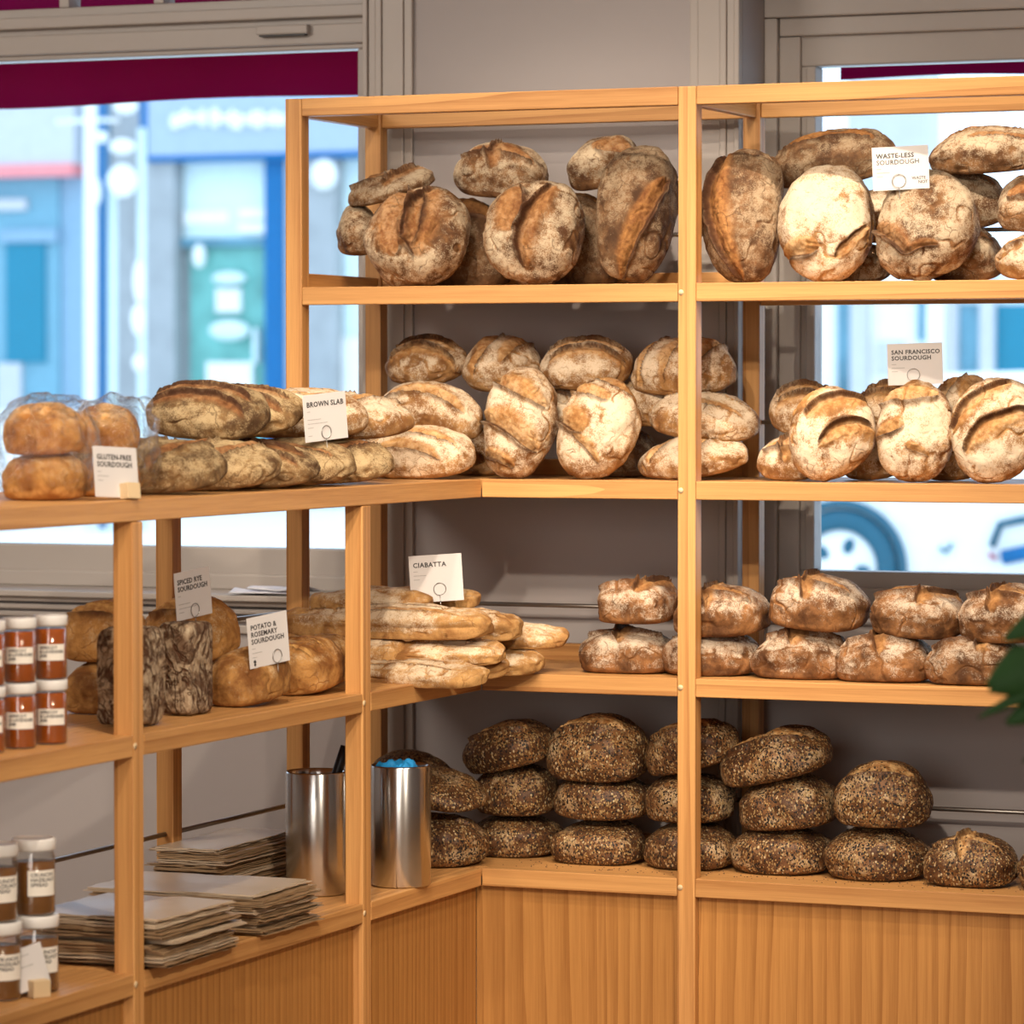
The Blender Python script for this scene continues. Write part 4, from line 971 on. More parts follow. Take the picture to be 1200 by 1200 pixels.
card_sign((-.055, -.10, 1.010), 26, -3.5, .108, .096, 'CIABATTA', .0135, 'white sign titled ciabatta stuck in the ciabatta stack', (.006, .026, .0125), SM2)
card_sign((-.060, -.62, 1.346), 66, -5, .108, .090, 'BROWN SLAB', .0140, 'white sign titled brown slab between the layers of dark batards', (-.002, .016, .0125), SM)
card_sign((-.185, -.93, 1.022), 78, -6, .104, .089, 'SPICED RYE\nSOURDOUGH', .0130, 'white sign titled spiced rye sourdough, upper left of the two counter signs', (.000, .014, .0125), SM)
card_sign((-.045, -.90, .936), 72, -6, .106, .094, 'POTATO &\nROSEMARY\nSOURDOUGH', .0130, 'white sign titled potato and rosemary sourdough standing before the golden loaves', (.018, .014, .0125), SM2, extra=[('dot', .0032, -.040, .012), ('dot', .0026, -.040, .0065)])
card_sign((-.020, -1.535, 1.262), 74, 3, .104, .086, 'GLUTEN-FREE\nSOURDOUGH', .0125, 'white sign titled gluten-free sourdough in a small wooden block', None, SM2, holder=True, lean=-8)
card_sign((-.022, -1.800, .460), 66, -7, .082, .062, '', .01, 'small white price card in a wooden block before the hazelnut jars', None, [[(0, .040)], [(0, .012)], [(0, .045)]], holder=True, lean=-10, light_title=True) if False else None

# ---------------------------------------------------------------- jars
def jar(loc, R_, Hj, fill, body_txt, turn, label, group, tsz, lab_h, half):
    j = root('glass_jar', loc, label, 'jar', group)
    hb = Hj * .86
    link('glass_body', lathe('glass_body', [(0, 0), (R_ * .90, 0), (R_, .004), (R_, hb * .88), (R_ * .93, hb * .95), (R_ * .93, hb),
                                            (R_ * .89, hb), (R_ * .89, hb * .94), (R_ * .985, hb * .86), (R_ * .985, .005), (R_ * .97, .0012), (0, .0012)], 36), 'jar', j)
    link('contents', lathe('contents', [(0, .0018), (R_ * .94, .0018), (R_ * .965, .006), (R_ * .965, hb * (.92 if fill == 'jam' else .80)), (0, hb * (.92 if fill == 'jam' else .80))], 36), fill, j)
    link('lid', lathe('lid', [(0, hb - .002), (R_ * .99, hb - .002), (R_ * 1.03, hb), (R_ * 1.03, Hj - .002), (R_ * 1.0, Hj), (R_ * .92, Hj), (R_ * .88, Hj - .0012), (0, Hj - .0012)], 36), 'lid', j)
    # paper label bent round the glass
    V = []; F = []; n = 14; zc = hb * .50
    for k in range(n + 1):
        a = turn - half + 2 * half * k / n
        for z_ in (zc - lab_h / 2, zc + lab_h / 2):
            for rr in (R_ + .0003, R_ + .0008):
                V.append((rr * math.cos(a), rr * math.sin(a), z_))
    for k in range(n):
        a, b_ = k * 4, k * 4 + 4
        F += [(a + 1, b_ + 1, b_ + 3, a + 3), (a, a + 2, b_ + 2, b_), (a, b_, b_ + 1, a + 1), (a + 2, a + 3, b_ + 3, b_ + 2)]
    F += [(0, 1, 3, 2), (n * 4, n * 4 + 2, n * 4 + 3, n * 4 + 1)]
    lb = link('paper_label', smooth(mesh_from('paper_label', V, F), False), 'label', j)
    me = text_mesh('lettering', body_txt, tsz, bold=.00022, extrude=.0002, line=.95)
    w_ = 2 * half * R_
    for vt in me.vertices:
        x_, y_, z_ = vt.co
        a = turn - half + (x_ + w_ * .10) / R_
        rr = R_ + .0009 + z_ * .3
        vt.co = (rr * math.cos(a), rr * math.sin(a), zc + lab_h * .42 + y_)
    link('lettering', me, 'ink', lb)
    return j
CD = math.atan2(-7.155, 2.998)            # towards the shop side
for k, (x, y, nm) in enumerate([(-.059, -1.697, 'rightmost'), (-.070, -1.780, 'middle'), (-.081, -1.861, 'leftmost')]):
    for lv, ln in ((0, 'bottom'), (1, 'top')):
        jar((x, y, ZS[1] + .0004 + lv * .1062), .0272, .1055, 'jam', 'APRICOT\n& LAVENDER\nJAM', CD + rad(9), 'orange apricot jam jar, %s one of the %s row on the counter shelf' % (nm, ln), 'jars of apricot jam', .0070, .0265, rad(50))
for k, (x, y, nm) in enumerate([(-.066, -1.733, 'right'), (-.083, -1.826, 'left')]):
    for lv, ln in ((0, 'lower'), (1, 'upper')):
        jar((x - .006 * lv, y, ZS[0] + .0004 + lv * .1262), .0352, .1255, 'nut', 'CRUNCHY\nHAZELNUT\nSPREAD', CD + rad(33), 'brown hazelnut spread jar, %s one of the %s row' % (nm, ln), 'jars of hazelnut spread', .0085, .042, rad(42))

# small price card in its block before the hazelnut jars
s = root('price_sign', (-.040, -1.80, ZS[0] + .0005), 'small tilted white price card in a wooden block before the hazelnut jars', 'sign', 'bread name signs')
s.rotation_euler = (Matrix.Rotation(rad(60), 3, 'Z')).to_euler()
cm = box_mesh('card', .086, .0012, .070, .0003, 1); cm.transform(Matrix.Rotation(rad(-9), 4, 'X') @ Matrix.Rotation(rad(-12), 4, 'Y') @ Matrix.Translation((0, 0, .046))); link('card', cm, 'card', s)
cm = strips('small_print', [[(0, .052)], [(0, .016)], [(0, .056)], []], -.036, .068, .009, .0013); cm.transform(Matrix.Rotation(rad(-9), 4, 'X') @ Matrix.Rotation(rad(-12), 4, 'Y') @ Matrix.Translation((0, -.0008, 0))); link('small_print', cm, 'inkl', s)
cm = box_mesh('holder_block', .032, .020, .028, .001); cm.transform(Matrix.Translation((.012, -.006, .014))); link('holder_block', cm, 'block', s)

# ---------------------------------------------------------------- paper bags in stacks
rnd = random.Random(5)
def paper_bag(cx, cy, z0, lx, ly, th, rz, seed, mat, curl):
    nx, ny = 15, 11
    layers = 3
    bm = bmesh.new()
    rs = random.Random(seed)
    for L_ in range(layers):
        t = th / layers
        jx, jy = rs.uniform(-.006, .006), rs.uniform(-.006, .006)
        top, bot = [], []
        ph = rs.uniform(0, 6.28)
        for i in range(nx + 1):
            for k in range(ny + 1):
                u_, v_ = i / nx - .5, k / ny - .5
                e = max(abs(u_), abs(v_)) * 2
                wv = .0011 * math.sin(u_ * 11 + ph) + .0011 * math.sin(v_ * 9 + ph * 2)
                z = z0 + L_ * t + wv * .5 + curl * max(0, e - .6) ** 2 * (1.2 if u_ > 0 else .2)
                x = u_ * (lx - .004 * L_) + jx + (.0022 * math.sin(v_ * 23 + ph) if abs(u_) > .49 else 0)
                y = v_ * (ly - .004 * L_) + jy + (.0022 * math.sin(u_ * 19 + ph) if abs(v_) > .49 else 0)
                bot.append(bm.verts.new((x, y, z - z0))); top.append(bm.verts.new((x, y, z - z0 + t * .82)))
        id_ = lambda i, k: i * (ny + 1) + k
        for i in range(nx):
            for k in range(ny):
                bm.faces.new((top[id_(i, k)], top[id_(i + 1, k)], top[id_(i + 1, k + 1)], top[id_(i, k + 1)]))
                bm.faces.new((bot[id_(i, k)], bot[id_(i, k + 1)], bot[id_(i + 1, k + 1)], bot[id_(i + 1, k)]))
        for i in range(nx):
            bm.faces.new((bot[id_(i, 0)], bot[id_(i + 1, 0)], top[id_(i + 1, 0)], top[id_(i, 0)]))
            bm.faces.new((bot[id_(i + 1, ny)], bot[id_(i, ny)], top[id_(i, ny)], top[id_(i + 1, ny)]))
        for k in range(ny):
            bm.faces.new((bot[id_(0, k + 1)], bot[id_(0, k)], top[id_(0, k)], top[id_(0, k + 1)]))
            bm.faces.new((bot[id_(nx, k)], bot[id_(nx, k + 1)], top[id_(nx, k + 1)], top[id_(nx, k)]))
    me = bpy.data.meshes.new('paper_bag'); bm.to_mesh(me); bm.free()
    o = link('paper_bag', me, mat, None, (cx, cy, z0)); o.rotation_euler = (0, 0, rz)
    return o
for (nm, x0, x1, y0, y1, n, th, base) in (('front stack beside the hazelnut jars', -.235, .030, -1.468, -1.175, 12, .0070, 40),
                                       ('middle stack overhanging the shelf edge', -.345, .010, -1.055, -.805, 11, .0066, 70),
                                       ('rear stack beside the steel container', -.408, -.250, -.690, -.335, 14, .0072, 100)):
    z = ZS[0] + .0008
    for k in range(n):
        dx, dy = rnd.uniform(-.010, .008), rnd.uniform(-.012, .012)
        if k == n - 1: dx = -.012
        o = paper_bag((x0 + x1) / 2 + dx, (y0 + y1) / 2 + dy, z, x1 - x0 - rnd.uniform(0, .014), y1 - y0 - rnd.uniform(0, .014), th * .93, rad(rnd.uniform(-2.2, 2.2)), base + k, 'kraft2' if (k == n - 1 or k % 4 == 2) else 'kraft', .006 if k == n - 1 else .0)
        if k == n - 1: tag(o, 'topmost pale paper bag lying flat on the ' + nm, 'paper bag', 'paper bags in the ' + nm.split(' ')[0] + ' stack')
        else: tag(o, 'brown paper bag below the topmost in the ' + nm, 'paper bag', 'paper bags in the ' + nm.split(' ')[0] + ' stack')
        z += th

# ---------------------------------------------------------------- steel containers
def tin(loc, label):
    t = root('steel_container', loc, label, 'container', 'steel containers')
    R_, H_ = .0600, .2400
    link('body', lathe('body', [(0, 0), (R_ - .003, 0), (R_, .003), (R_, H_ - .003), (R_ - .0015, H_), (R_ - .004, H_ - .002), (R_ - .0055, H_ - .010), (R_ - .0055, .006), (0, .006)], 72), 'steel', t)
    return t
tin((-.150, -.480, ZS[0] + .0006), 'steel container behind the tall counter post with a black handle in it')
tin((-.046, -.305, ZS[0] + .0006), 'steel container right of the tall counter post with blue cloth in it')
h_ = link('knife_handle', tube('knife_handle', [(-.165, -.500, .48), (-.122, -.470, .66), (-.106, -.460, .715), (-.099, -.456, .745)], [.006, .0095, .0105, .0085], 12), 'black')
tag(h_, 'black handle sticking up out of the left steel container', 'utensil')
def cloth():
    Pn, F = icosphere(4)
    V = Pn * np.array([.047, .047, .026])
    V = V + Pn * (.010 * fbm(Pn * 2.6, 9, 3))[:, None]
    V[:, 2] += .012 * fbm(Pn * 3.1, 21, 2)
    return smooth(mesh_from('blue_cloth', V, F))
c_ = link('blue_cloth', cloth(), 'blue', None, (-.056, -.298, ZS[0] + .222)); tag(c_, 'bright blue cloth bunched in the right steel container', 'cloth')
# papers on the window ledge
for k, (x, y, rz) in enumerate(((-.735, .50, .12), (-.690, .505, -.10))):
    V = []; F = []
    for i in range(13):
        for q_ in range(9):
            u_, v_ = i / 12 - .5, q_ / 8 - .5
            z = .006 + .006 * math.sin(u_ * 7 + k * 2) * (v_ + .5) + .004 * math.cos(v_ * 6 + k) + (.010 * abs(u_) if k else .004)
            V.append((u_ * .15, v_ * .09, z))
    for i in range(12):
        for q_ in range(8): F.append((i * 9 + q_, (i + 1) * 9 + q_, (i + 1) * 9 + q_ + 1, i * 9 + q_ + 1))
    me = mesh_from('paper_sheet', V, F); bm = bmesh.new(); bm.from_mesh(me); bmesh.ops.solidify(bm, geom=bm.faces[:], thickness=.0012); bm.to_mesh(me); bm.free()
    o = link('paper_sheet', smooth(me), 'paper', None, (x, y, SILL + .0146 + k * .007)); o.rotation_euler = (0, 0, rz)
    tag(o, ('curled white paper sheet lying lower on the left window ledge', 'curled white paper sheet lying on another on the window ledge')[k], 'paper', 'papers on the window ledge')

# loose seeds fallen on the lowest shelf
bm = bmesh.new(); rs = random.Random(3)
for k in range(230):
    x = rs.uniform(.02, 1.3); y = rs.uniform(.036, .15)
    m_ = Matrix.Translation((x, y, ZS[0] + .0012)) @ Matrix.Rotation(rs.uniform(0, 6.3), 4, 'Z') @ Matrix.Diagonal((rs.uniform(.0012, .0024), .0010, .0008, 1))
    bmesh.ops.create_icosphere(bm, subdivisions=1, radius=1, matrix=m_)
me = bpy.data.meshes.new('fallen_seeds'); bm.to_mesh(me); bm.free()
o = link('fallen_seeds', me, 'ink'); tag(o, 'dark loose seeds scattered on the front of the lowest wall shelf', 'seeds', kind='stuff')

# ---------------------------------------------------------------- plant at the right, nearer the camera
pl = root('potted_plant', (2.004, -2.55, 0), 'dark green leafy plant reaching into the picture at the right edge', 'plant')
link('pot', lathe('pot', [(0, 0), (.13, 0), (.17, .30), (.18, .30), (.18, .34), (.165, .34), (.155, .29), (0, .285)], 40), 'pot', pl)
link('soil', lathe('soil', [(0, .286), (.153, .286), (.150, .296), (0, .300)], 30), 'soil', pl)
link('stem', tube('stem', [(0, 0, .29), (.01, .01, .6), (-.01, 0, .95), (.0, 0, 1.22)], [.011, .010, .008, .005], 10), 'stem', pl)
def leaf(base, tip, width, droop, seed, lobes):
    base, tip = Vector(base), Vector(tip); d = tip - base; ln = d.length
    side = d.cross(Vector((0.25, -1, .25))).normalized(); nrm = side.cross(d).normalized()
    V = []; F = []; n = 26; m_ = 6
    for i in range(n + 1):
        t = i / n
        wd = width * (math.sin(math.pi * min(1, t * .96 + .02)) ** .75) * (1 - .35 * t)
        wd *= (1 - .42 * max(0, math.sin(t * lobes * 2 * math.pi)) ** 2) if lobes else 1
        for k in range(-m_, m_ + 1):
            s_ = k / m_
            p = base + d * t + side * (s_ * wd + 0) + d.normalized() * (abs(s_) * .10 * width) + nrm * (-.25 * wd * s_ * s_) + Vector((0, 0, -droop * t * t))
            V.append(p)
    c = 2 * m_ + 1
    for i in range(n):
        for k in range(2 * m_): F.append((i * c + k, (i + 1) * c + k, (i + 1) * c + k + 1, i * c + k + 1))
    me = mesh_from('leaf', V, F); bm = bmesh.new(); bm.from_mesh(me); bmesh.ops.recalc_face_normals(bm, faces=bm.faces); bmesh.ops.solidify(bm, geom=bm.faces[:], thickness=.0012); bm.to_mesh(me); bm.free()
    lf = link('leaf', smooth(me), 'leaf', pl)
    link('leaf_stalk', tube('leaf_stalk', [base + Vector((0, 0, .0)), base * .5 + Vector((0, 0, base.z * .42)), Vector((0, 0, max(.5, base.z - .25)))], .0032, 8), 'stem', lf)
LEAVES = [((-.06, -.02, 1.165), (-.235, -.03, 1.075), .060, .0, 2), ((-.06, .0, 1.115), (-.215, -.02, 1.030), .034, .0, 0), ((-.04, .01, 1.245), (-.215, -.03, 1.135), .034, .0, 0),
          ((-.12, -.02, 1.10), (-.250, -.03, 1.045), .012, .01, 0), ((-.02, -.03, 1.08), (-.186, -.05, .985), .022, .0, 0),
          ((.08, .0, 1.25), (.26, .02, 1.15), .06, .02, 2), ((.02, -.1, 1.1), (.06, -.28, 1.0), .06, .02, 2), ((.0, .09, 1.2), (.02, .26, 1.15), .055, .02, 2),
          ((.07, -.05, .95), (.22, -.12, .85), .055, .02, 2), ((.03, .03, 1.35), (.10, .06, 1.52), .05, .03, 2)]
for k, (a, b_, wd, dr, lo) in enumerate(LEAVES): leaf(a, b_, wd, dr, k, lo)

# ---------------------------------------------------------------- outside: awnings, street, shops opposite
def awning(name, x0, x1, label):
    a = root(name, ((x0 + x1) / 2, 1.9, 2.23), label, 'awning', 'red shop awnings')
    n = 40; V = []; F = []
    def grid(pts2, nm):
        V = []; F = []
        for i in range(n + 1):
            x = x0 + (x1 - x0) * i / n
            for (y, z) in pts2(i): V.append(Vector((x, y, z)) - a.location)
        c = len(pts2(0))
        for i in range(n):
            for k in range(c - 1): F.append((i * c + k, (i + 1) * c + k, (i + 1) * c + k + 1, i * c + k + 1))
        me = mesh_from(nm, V, F); bm = bmesh.new(); bm.from_mesh(me); bmesh.ops.solidify(bm, geom=bm.faces[:], thickness=.006); bm.to_mesh(me); bm.free()
        return link(nm, smooth(me), 'awn', a)
    grid(lambda i: [(1.9 + .012 * math.sin(i * .9), 2.212 + .006 * math.sin(i * .5)), (1.9 + .006 * math.sin(i * .9), 2.30), (1.9, 2.40)], 'valance')
    grid(lambda i: [(1.9, 2.40), (1.5, 2.62), (1.1, 2.84), (.82, 3.0)], 'canopy')
    link('front_bar', tube('front_bar', [Vector((x0, 1.9, 2.40)) - a.location, Vector((x1, 1.9, 2.40)) - a.location], .018, 10), 'bar', a)
    return a
awning('awning', -4.6, -.20, 'long red awning outside the large left window')
awning('awning', .175, 3.2, 'red awning strip outside the right window')

E = {}
def ext(name, col, rough=.6, **kw):
    E[name] = plain('ext_' + name, col, rough, **kw); return E[name]
M['e_lav'] = ext('lavender_render', (.60, .60, .62)); M['e_red'] = ext('red_strip', (.95, .30, .30)); M['e_teal'] = ext('teal_front', (.19, .40, .50))
M['e_teald'] = ext('dark_teal_glass', (.01, .22, .33), .3); M['e_tealp'] = ext('pale_teal', (.27, .42, .54)); M['e_white'] = ext('white_paint', (.93, .92, .88))
M['e_brick'] = ext('pale_brick', (.42, .43, .43), vary=.18, scale=3); M['e_blue'] = ext('blue_fascia', (.42, .50, .66)); M['e_blued'] = ext('blue_frame', (.0, .14, .36))
M['e_green'] = ext('green_reflection', (.20, .52, .46), vary=.35, scale=2.5); M['e_mint'] = ext('mint_window', (.74, .86, .84)); M['e_road'] = ext('pavement', (.90, .90, .86)); M['e_dk'] = ext('dark_tyre', (.02, .12, .18))
M['e_mid'] = ext('mid_blue_window', (.16, .36, .46), vary=.4, scale=1.5); M['e_tl'] = ext('tail_light', (.6, .25, .3))
struct(box('ground', -60, 60, WY1, 45, .0, .10, 'e_road', bev=0))
def oval(name, rx, ry, rz):
    Pn, F = icosphere(3)
    return smooth(mesh_from(name, Pn * np.array([rx, ry, rz]), F))
b1 = root('shop_building', (-19.00, 31.00, .1), 'pale teal shop across the street with a lavender fascia at far left', 'building', 'shops across the street')
box('wall', -37.157, -17.602, 31.000, 31.600, 0.100, 8.727, 'e_tealp', b1, .006)
box('fascia', -37.251, -17.893, 30.750, 31.020, 3.973, 4.760, 'e_lav', b1, .006)
box('red_strip', -37.269, -17.894, 30.700, 31.020, 3.837, 3.973, 'e_red', b1, .006)
box('front_panel', -37.272, -18.215, 30.950, 31.020, 1.274, 3.843, 'e_teal', b1, .006)
box('window', -18.889, -18.380, 30.910, 31.020, 1.715, 3.085, 'e_teald', b1, .006)
box('window_head', -18.956, -18.207, 30.880, 31.020, 3.092, 3.248, 'e_tealp', b1, .006)
box('wall_sign', -19.690, -18.607, 30.880, 31.020, 3.460, 3.597, 'e_lav', b1, .006)
box('notice', -18.997, -18.685, 30.880, 31.020, 1.175, 1.715, 'e_lav', b1, .006)
box('lower_panel', -37.335, -17.602, 30.920, 31.020, 0.100, 1.177, 'e_white', b1, .006)
b2 = root('shop_building', (-16.04, 31.00, .1), 'blue fronted shop across the street with white lettering between brick piers', 'building', 'shops across the street')
box('wall', -17.566, -13.644, 31.010, 31.610, 0.100, 8.476, 'e_brick', b2, .006)
box('pier', -17.016, -16.629, 30.750, 31.020, 0.100, 4.089, 'e_brick', b2, .006)
box('pier', -15.250, -14.639, 30.750, 31.020, 0.100, 4.005, 'e_brick', b2, .006)
box('fascia', -16.947, -13.641, 30.700, 31.020, 3.991, 5.122, 'e_blue', b2, .006)
box('fascia_edge', -17.023, -16.940, 30.680, 31.020, 4.039, 5.233, 'e_blued', b2, .006)
box('fascia_edge', -16.940, -13.641, 30.680, 31.020, 3.963, 4.029, 'e_blued', b2, .006)
box('upper_window', -16.615, -15.464, 30.950, 31.020, 3.110, 4.014, 'e_mint', b2, .006)
box('window_strip', -16.596, -16.027, 30.900, 31.020, 3.262, 3.415, 'e_white', b2, .006)
box('window_strip', -15.898, -15.474, 30.900, 31.020, 3.320, 3.434, 'e_white', b2, .006)
box('window_strip', -15.899, -15.474, 30.900, 31.020, 3.158, 3.272, 'e_white', b2, .006)
box('transom', -16.618, -15.464, 30.880, 31.020, 3.015, 3.110, 'e_mid', b2, .006)
box('door', -16.543, -15.524, 30.960, 31.020, 0.100, 3.015, 'e_green', b2, .006)  # mottled green paints the reflections in the door glass
box('door_notice', -16.190, -15.880, 30.900, 31.020, 2.274, 2.542, 'e_white', b2, .006)
box('door_frame', -15.536, -15.249, 30.820, 31.020, 0.100, 4.009, 'e_blued', b2, .006)
box('door_notice', -16.310, -15.733, 30.900, 31.020, 1.278, 1.718, 'e_white', b2, .006)
box('door_handle', -15.699, -15.647, 30.840, 31.020, 1.699, 2.091, 'e_mint', b2, .006)
box('side_window', -14.632, -14.261, 30.950, 31.020, 1.988, 3.987, 'e_mint', b2, .006)
box('side_panel', -14.636, -13.644, 30.920, 31.020, 0.100, 1.985, 'e_white', b2, .006)
link('round_sign', oval('round_sign', 0.161, 0.080, 0.170), 'e_white', b2, Vector((-14.722, 30.650, 3.774)) - b2.location)
link('round_notice', oval('round_notice', 0.212, 0.080, 0.077), 'e_mint', b2, Vector((-15.989, 30.850, 2.655)) - b2.location)
link('round_notice', oval('round_notice', 0.250, 0.080, 0.115), 'e_mint', b2, Vector((-15.991, 30.850, 2.072)) - b2.location)
link('window_poster', oval('window_poster', 0.077, 0.080, 0.135), 'e_white', b2, Vector((-16.363, 30.850, 2.909)) - b2.location)
mes = []
m_ = oval('l', 0.071, .05, 0.090); m_.transform(Matrix.Translation(Vector((-16.562, 30.670, 4.404)) - b2.location)); mes.append(m_)
m_ = oval('l', 0.064, .05, 0.098); m_.transform(Matrix.Translation(Vector((-16.443, 30.670, 4.444)) - b2.location)); mes.append(m_)
m_ = oval('l', 0.072, .05, 0.058); m_.transform(Matrix.Translation(Vector((-16.337, 30.670, 4.439)) - b2.location)); mes.append(m_)
m_ = oval('l', 0.056, .05, 0.103); m_.transform(Matrix.Translation(Vector((-16.218, 30.670, 4.439)) - b2.location)); mes.append(m_)
m_ = oval('l', 0.068, .05, 0.114); m_.transform(Matrix.Translation(Vector((-16.072, 30.670, 4.437)) - b2.location)); mes.append(m_)
m_ = oval('l', 0.060, .05, 0.058); m_.transform(Matrix.Translation(Vector((-15.959, 30.670, 4.421)) - b2.location)); mes.append(m_)
m_ = oval('l', 0.044, .05, 0.112); m_.transform(Matrix.Translation(Vector((-15.859, 30.670, 4.416)) - b2.location)); mes.append(m_)
m_ = oval('l', 0.070, .05, 0.103); m_.transform(Matrix.Translation(Vector((-15.786, 30.670, 4.390)) - b2.location)); mes.append(m_)
m_ = oval('l', 0.048, .05, 0.062); m_.transform(Matrix.Translation(Vector((-15.669, 30.670, 4.402)) - b2.location)); mes.append(m_)
m_ = oval('l', 0.048, .05, 0.099); m_.transform(Matrix.Translation(Vector((-15.590, 30.670, 4.410)) - b2.location)); mes.append(m_)
m_ = oval('l', 0.058, .05, 0.111); m_.transform(Matrix.Translation(Vector((-15.511, 30.670, 4.402)) - b2.location)); mes.append(m_)
m_ = oval('l', 0.046, .05, 0.066); m_.transform(Matrix.Translation(Vector((-15.415, 30.670, 4.398)) - b2.location)); mes.append(m_)
m_ = oval('l', 0.058, .05, 0.094); m_.transform(Matrix.Translation(Vector((-15.339, 30.670, 4.404)) - b2.location)); mes.append(m_)
m_ = oval('l', 0.061, .05, 0.080); m_.transform(Matrix.Translation(Vector((-15.244, 30.670, 4.389)) - b2.location)); mes.append(m_)
link('raised_lettering', join_meshes('raised_lettering', mes), 'e_white', b2)
b3 = root('shop_building', (-7.83, 31.00, .1), 'pale shop front across the street seen through the right window', 'building', 'shops across the street')
box('wall', -9.409, 2.921, 31.000, 31.600, 0.100, 3.060, 'e_white', b3, .006)
box('gable', -8.821, -7.944, 30.980, 31.480, 3.247, 4.755, 'e_lav', b3, .006)
box('window', -8.898, -8.744, 30.900, 31.020, 1.288, 2.544, 'e_mid', b3, .006)
box('pilaster', -8.748, -8.557, 30.880, 31.020, 1.289, 2.542, 'e_lav', b3, .006)
box('window', -8.023, -7.874, 30.900, 31.020, 1.913, 2.446, 'e_mid', b3, .006)
box('pilaster', -7.870, -7.692, 30.700, 31.020, -0.045, 3.331, 'e_white', b3, .006)
box('pilaster', -7.703, -7.582, 30.850, 31.020, -0.043, 2.798, 'e_lav', b3, .006)
box('window', -7.591, -7.337, 30.950, 31.020, 0.493, 2.300, 'e_mid', b3, .006)
box('pilaster', -7.347, -7.189, 30.850, 31.020, -0.038, 2.793, 'e_lav', b3, .006)
box('window', -7.199, -6.094, 30.950, 31.020, 0.504, 2.289, 'e_teald', b3, .006)
box('pilaster', -8.466, -8.187, 30.950, 31.020, 1.557, 1.914, 'e_lav', b3, .006)
lp = root('street_lamp', (-14.013, 24.0, .1), 'white street lamp post with round lanterns across the road', 'street lamp')
link('post', tube('post', [Vector(p) - lp.location for p in [(-13.998, 24.0, 5.512), (-14.021, 24.0, 0.094)]], 0.060, 12), 'e_white', lp)
link('bracket', tube('bracket', [Vector(p) - lp.location for p in [(-14.366, 24.0, 3.915), (-14.005, 24.0, 3.921), (-13.717, 24.0, 3.914)]], 0.020, 12), 'e_white', lp)
link('cable_pipe', tube('cable_pipe', [Vector(p) - lp.location for p in [(-13.981, 24.2, 5.532), (-14.003, 24.2, 0.087)]], 0.036, 12), 'e_blued', lp)
link('thin_pole', tube('thin_pole', [Vector(p) - lp.location for p in [(-13.881, 24.2, 3.262), (-13.894, 24.2, 0.089)]], 0.040, 12), 'e_mint', lp)
link('thin_pole', tube('thin_pole', [Vector(p) - lp.location for p in [(-13.574, 24.2, 3.851), (-13.587, 24.2, 0.093)]], 0.040, 12), 'e_mint', lp)
link('lantern', oval('lantern', 0.152, 0.080, 0.152), 'e_white', lp, Vector((-13.648, 23.950, 3.351)) - lp.location)
link('lantern', oval('lantern', 0.056, 0.080, 0.056), 'e_white', lp, Vector((-13.861, 23.950, 3.759)) - lp.location)
link('lantern', oval('lantern', 0.128, 0.080, 0.072), 'e_white', lp, Vector((-13.647, 23.950, 3.667)) - lp.location)
link('lantern', oval('lantern', 0.120, 0.080, 0.072), 'e_white', lp, Vector((-13.610, 23.950, 4.037)) - lp.location)
link('lantern', oval('lantern', 0.048, 0.080, 0.199), 'e_white', lp, Vector((-13.473, 23.950, 2.415)) - lp.location)
link('lantern', oval('lantern', 0.064, 0.080, 0.143), 'e_white', lp, Vector((-13.483, 23.950, 2.059)) - lp.location)
link('lantern', oval('lantern', 0.056, 0.080, 0.080), 'e_white', lp, Vector((-13.476, 23.950, 1.664)) - lp.location)
link('lantern', oval('lantern', 0.056, 0.080, 0.144), 'e_white', lp, Vector((-13.935, 23.950, 3.254)) - lp.location)
WC = Vector((-3.231, 12.855, 0.440))
car = root('car', (WC.x + 1.3, WC.y + .8, .1), 'white car parked across the road, its wheel showing through the right window', 'car')
prof = [(-.75, .30), (-.80, .62), (-.72, .92), (-.05, 1.02), (.55, 1.42), (2.0, 1.46), (3.0, 1.05), (3.45, .95), (3.52, .60), (3.45, .30)]
V = []; F = []
for (yy, ins) in ((0, .06), (.06, 0), (1.64, 0), (1.70, .06)):
    for (x_, z_) in prof:
        V.append(Vector((WC.x + x_ * (1 - ins * .1), WC.y + .02 + yy, .1 + (z_ - .7) * (1 - ins) + .7)) - car.location)
n = len(prof)
for k in range(3):
    for i in range(n): F.append((k * n + i, k * n + (i + 1) % n, (k + 1) * n + (i + 1) % n, (k + 1) * n + i))
F.append(tuple(range(n))); F.append(tuple(3 * n + i for i in range(n))[::-1])
bm = bmesh.new(); me = mesh_from('body', V, F); bm.from_mesh(me); bmesh.ops.recalc_face_normals(bm, faces=bm.faces); bm.to_mesh(me); bm.free()
link('body', me, 'e_white', car)
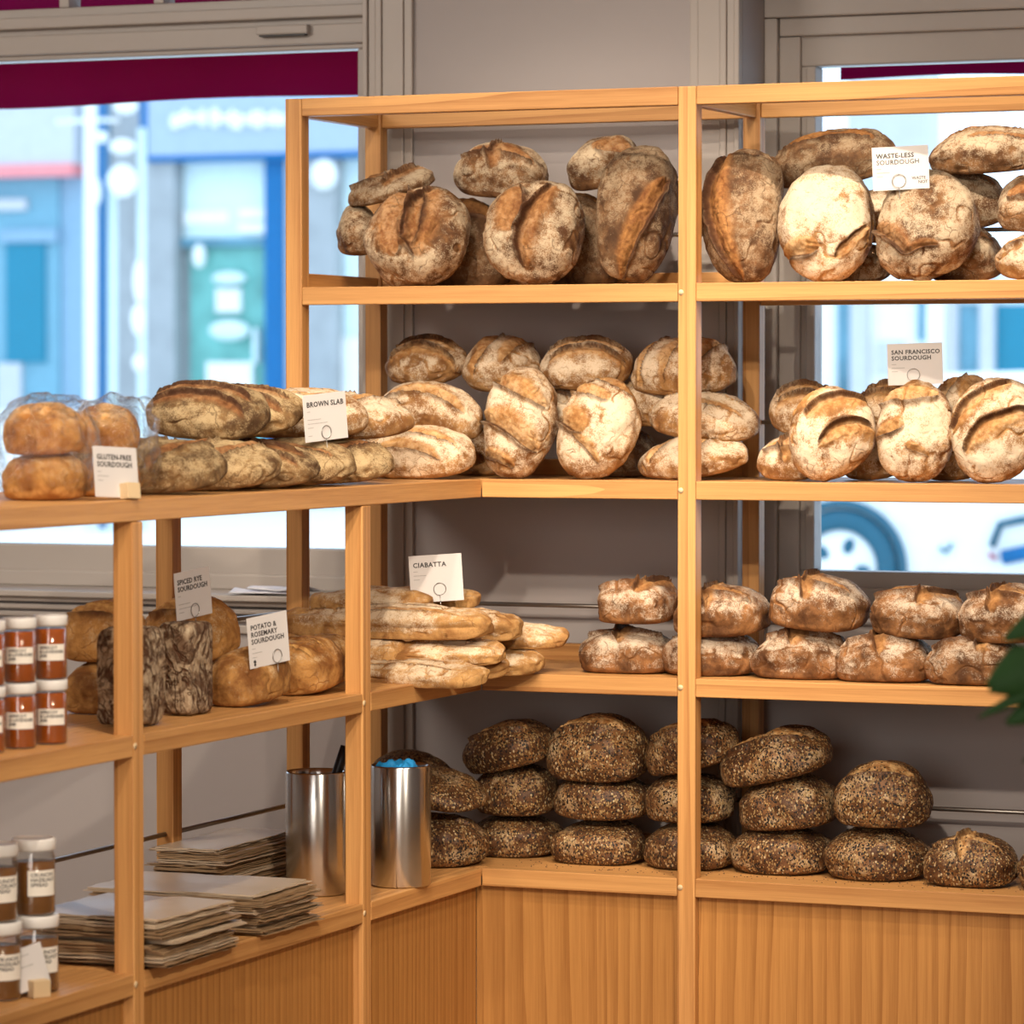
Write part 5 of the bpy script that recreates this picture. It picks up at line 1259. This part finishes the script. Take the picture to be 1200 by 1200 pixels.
for (wx, wy) in ((0, -.02), (2.65, -.02), (0, 1.5), (2.65, 1.5)):
    ty = lathe('tyre', [(.215, 0), (.30, 0), (.33, .03), (.33, .19), (.30, .22), (.215, .22), (.215, 0)], 40); ty.transform(Matrix.Rotation(-math.pi / 2, 4, 'X'))
    t_ = link('tyre', ty, 'e_dk', car, Vector((WC.x + wx, WC.y + wy, WC.z)) - car.location)
    rm = lathe('rim', [(0, .01), (.06, .0), (.21, .012), (.22, .03), (.22, .2), (0, .2)], 40); rm.transform(Matrix.Rotation(-math.pi / 2, 4, 'X'))
    r_ = link('rim', rm, 'e_white', t_)
    for k in range(5):
        a = k * 2 * math.pi / 5 + .4
        h_m = oval('rim_hole', .032, .012, .045); h_m.transform(Matrix.Rotation(a, 4, 'Y') @ Matrix.Translation((0, -.002, .135))); link('rim_hole', h_m, 'e_dk', t_)
ar = tube('wheel_arch', [(.36 * math.cos(a), 0, .36 * math.sin(a)) for a in [rad(-15 + 210 * k / 24) for k in range(25)]], .022, 8); link('wheel_arch', ar, 'e_dk', car, Vector((WC.x, WC.y, WC.z)) - car.location)
link('door_trim', tube('door_trim', [Vector((q.x, WC.y, q.z)) - car.location for q in [Vector(p) for p in [(-2.372, 12.887, 0.575), (-2.326, 12.91, 0.696), (-2.197, 12.964, 0.724), (-1.96, 13.062, 0.733)]]], 0.020, 8), 'e_dk', car)
link('sill_trim', tube('sill_trim', [Vector((q.x, WC.y, q.z)) - car.location for q in [Vector(p) for p in [(-2.311, 12.91, 0.515), (-2.152, 12.977, 0.552), (-1.958, 13.057, 0.575)]]], 0.040, 8), 'e_blued', car)
link('tail_light', tube('tail_light', [Vector((q.x, WC.y, q.z)) - car.location for q in [Vector(p) for p in [(-2.375, 12.883, 0.51), (-2.363, 12.889, 0.529)]]], 0.030, 8), 'e_tl', car)
link('door_handle', tube('door_handle', [Vector((q.x, WC.y, q.z)) - car.location for q in [Vector(p) for p in [(-2.665, 12.767, 0.561), (-2.63, 12.78, 0.538), (-2.596, 12.796, 0.584)]]], 0.012, 8), 'e_mid', car)
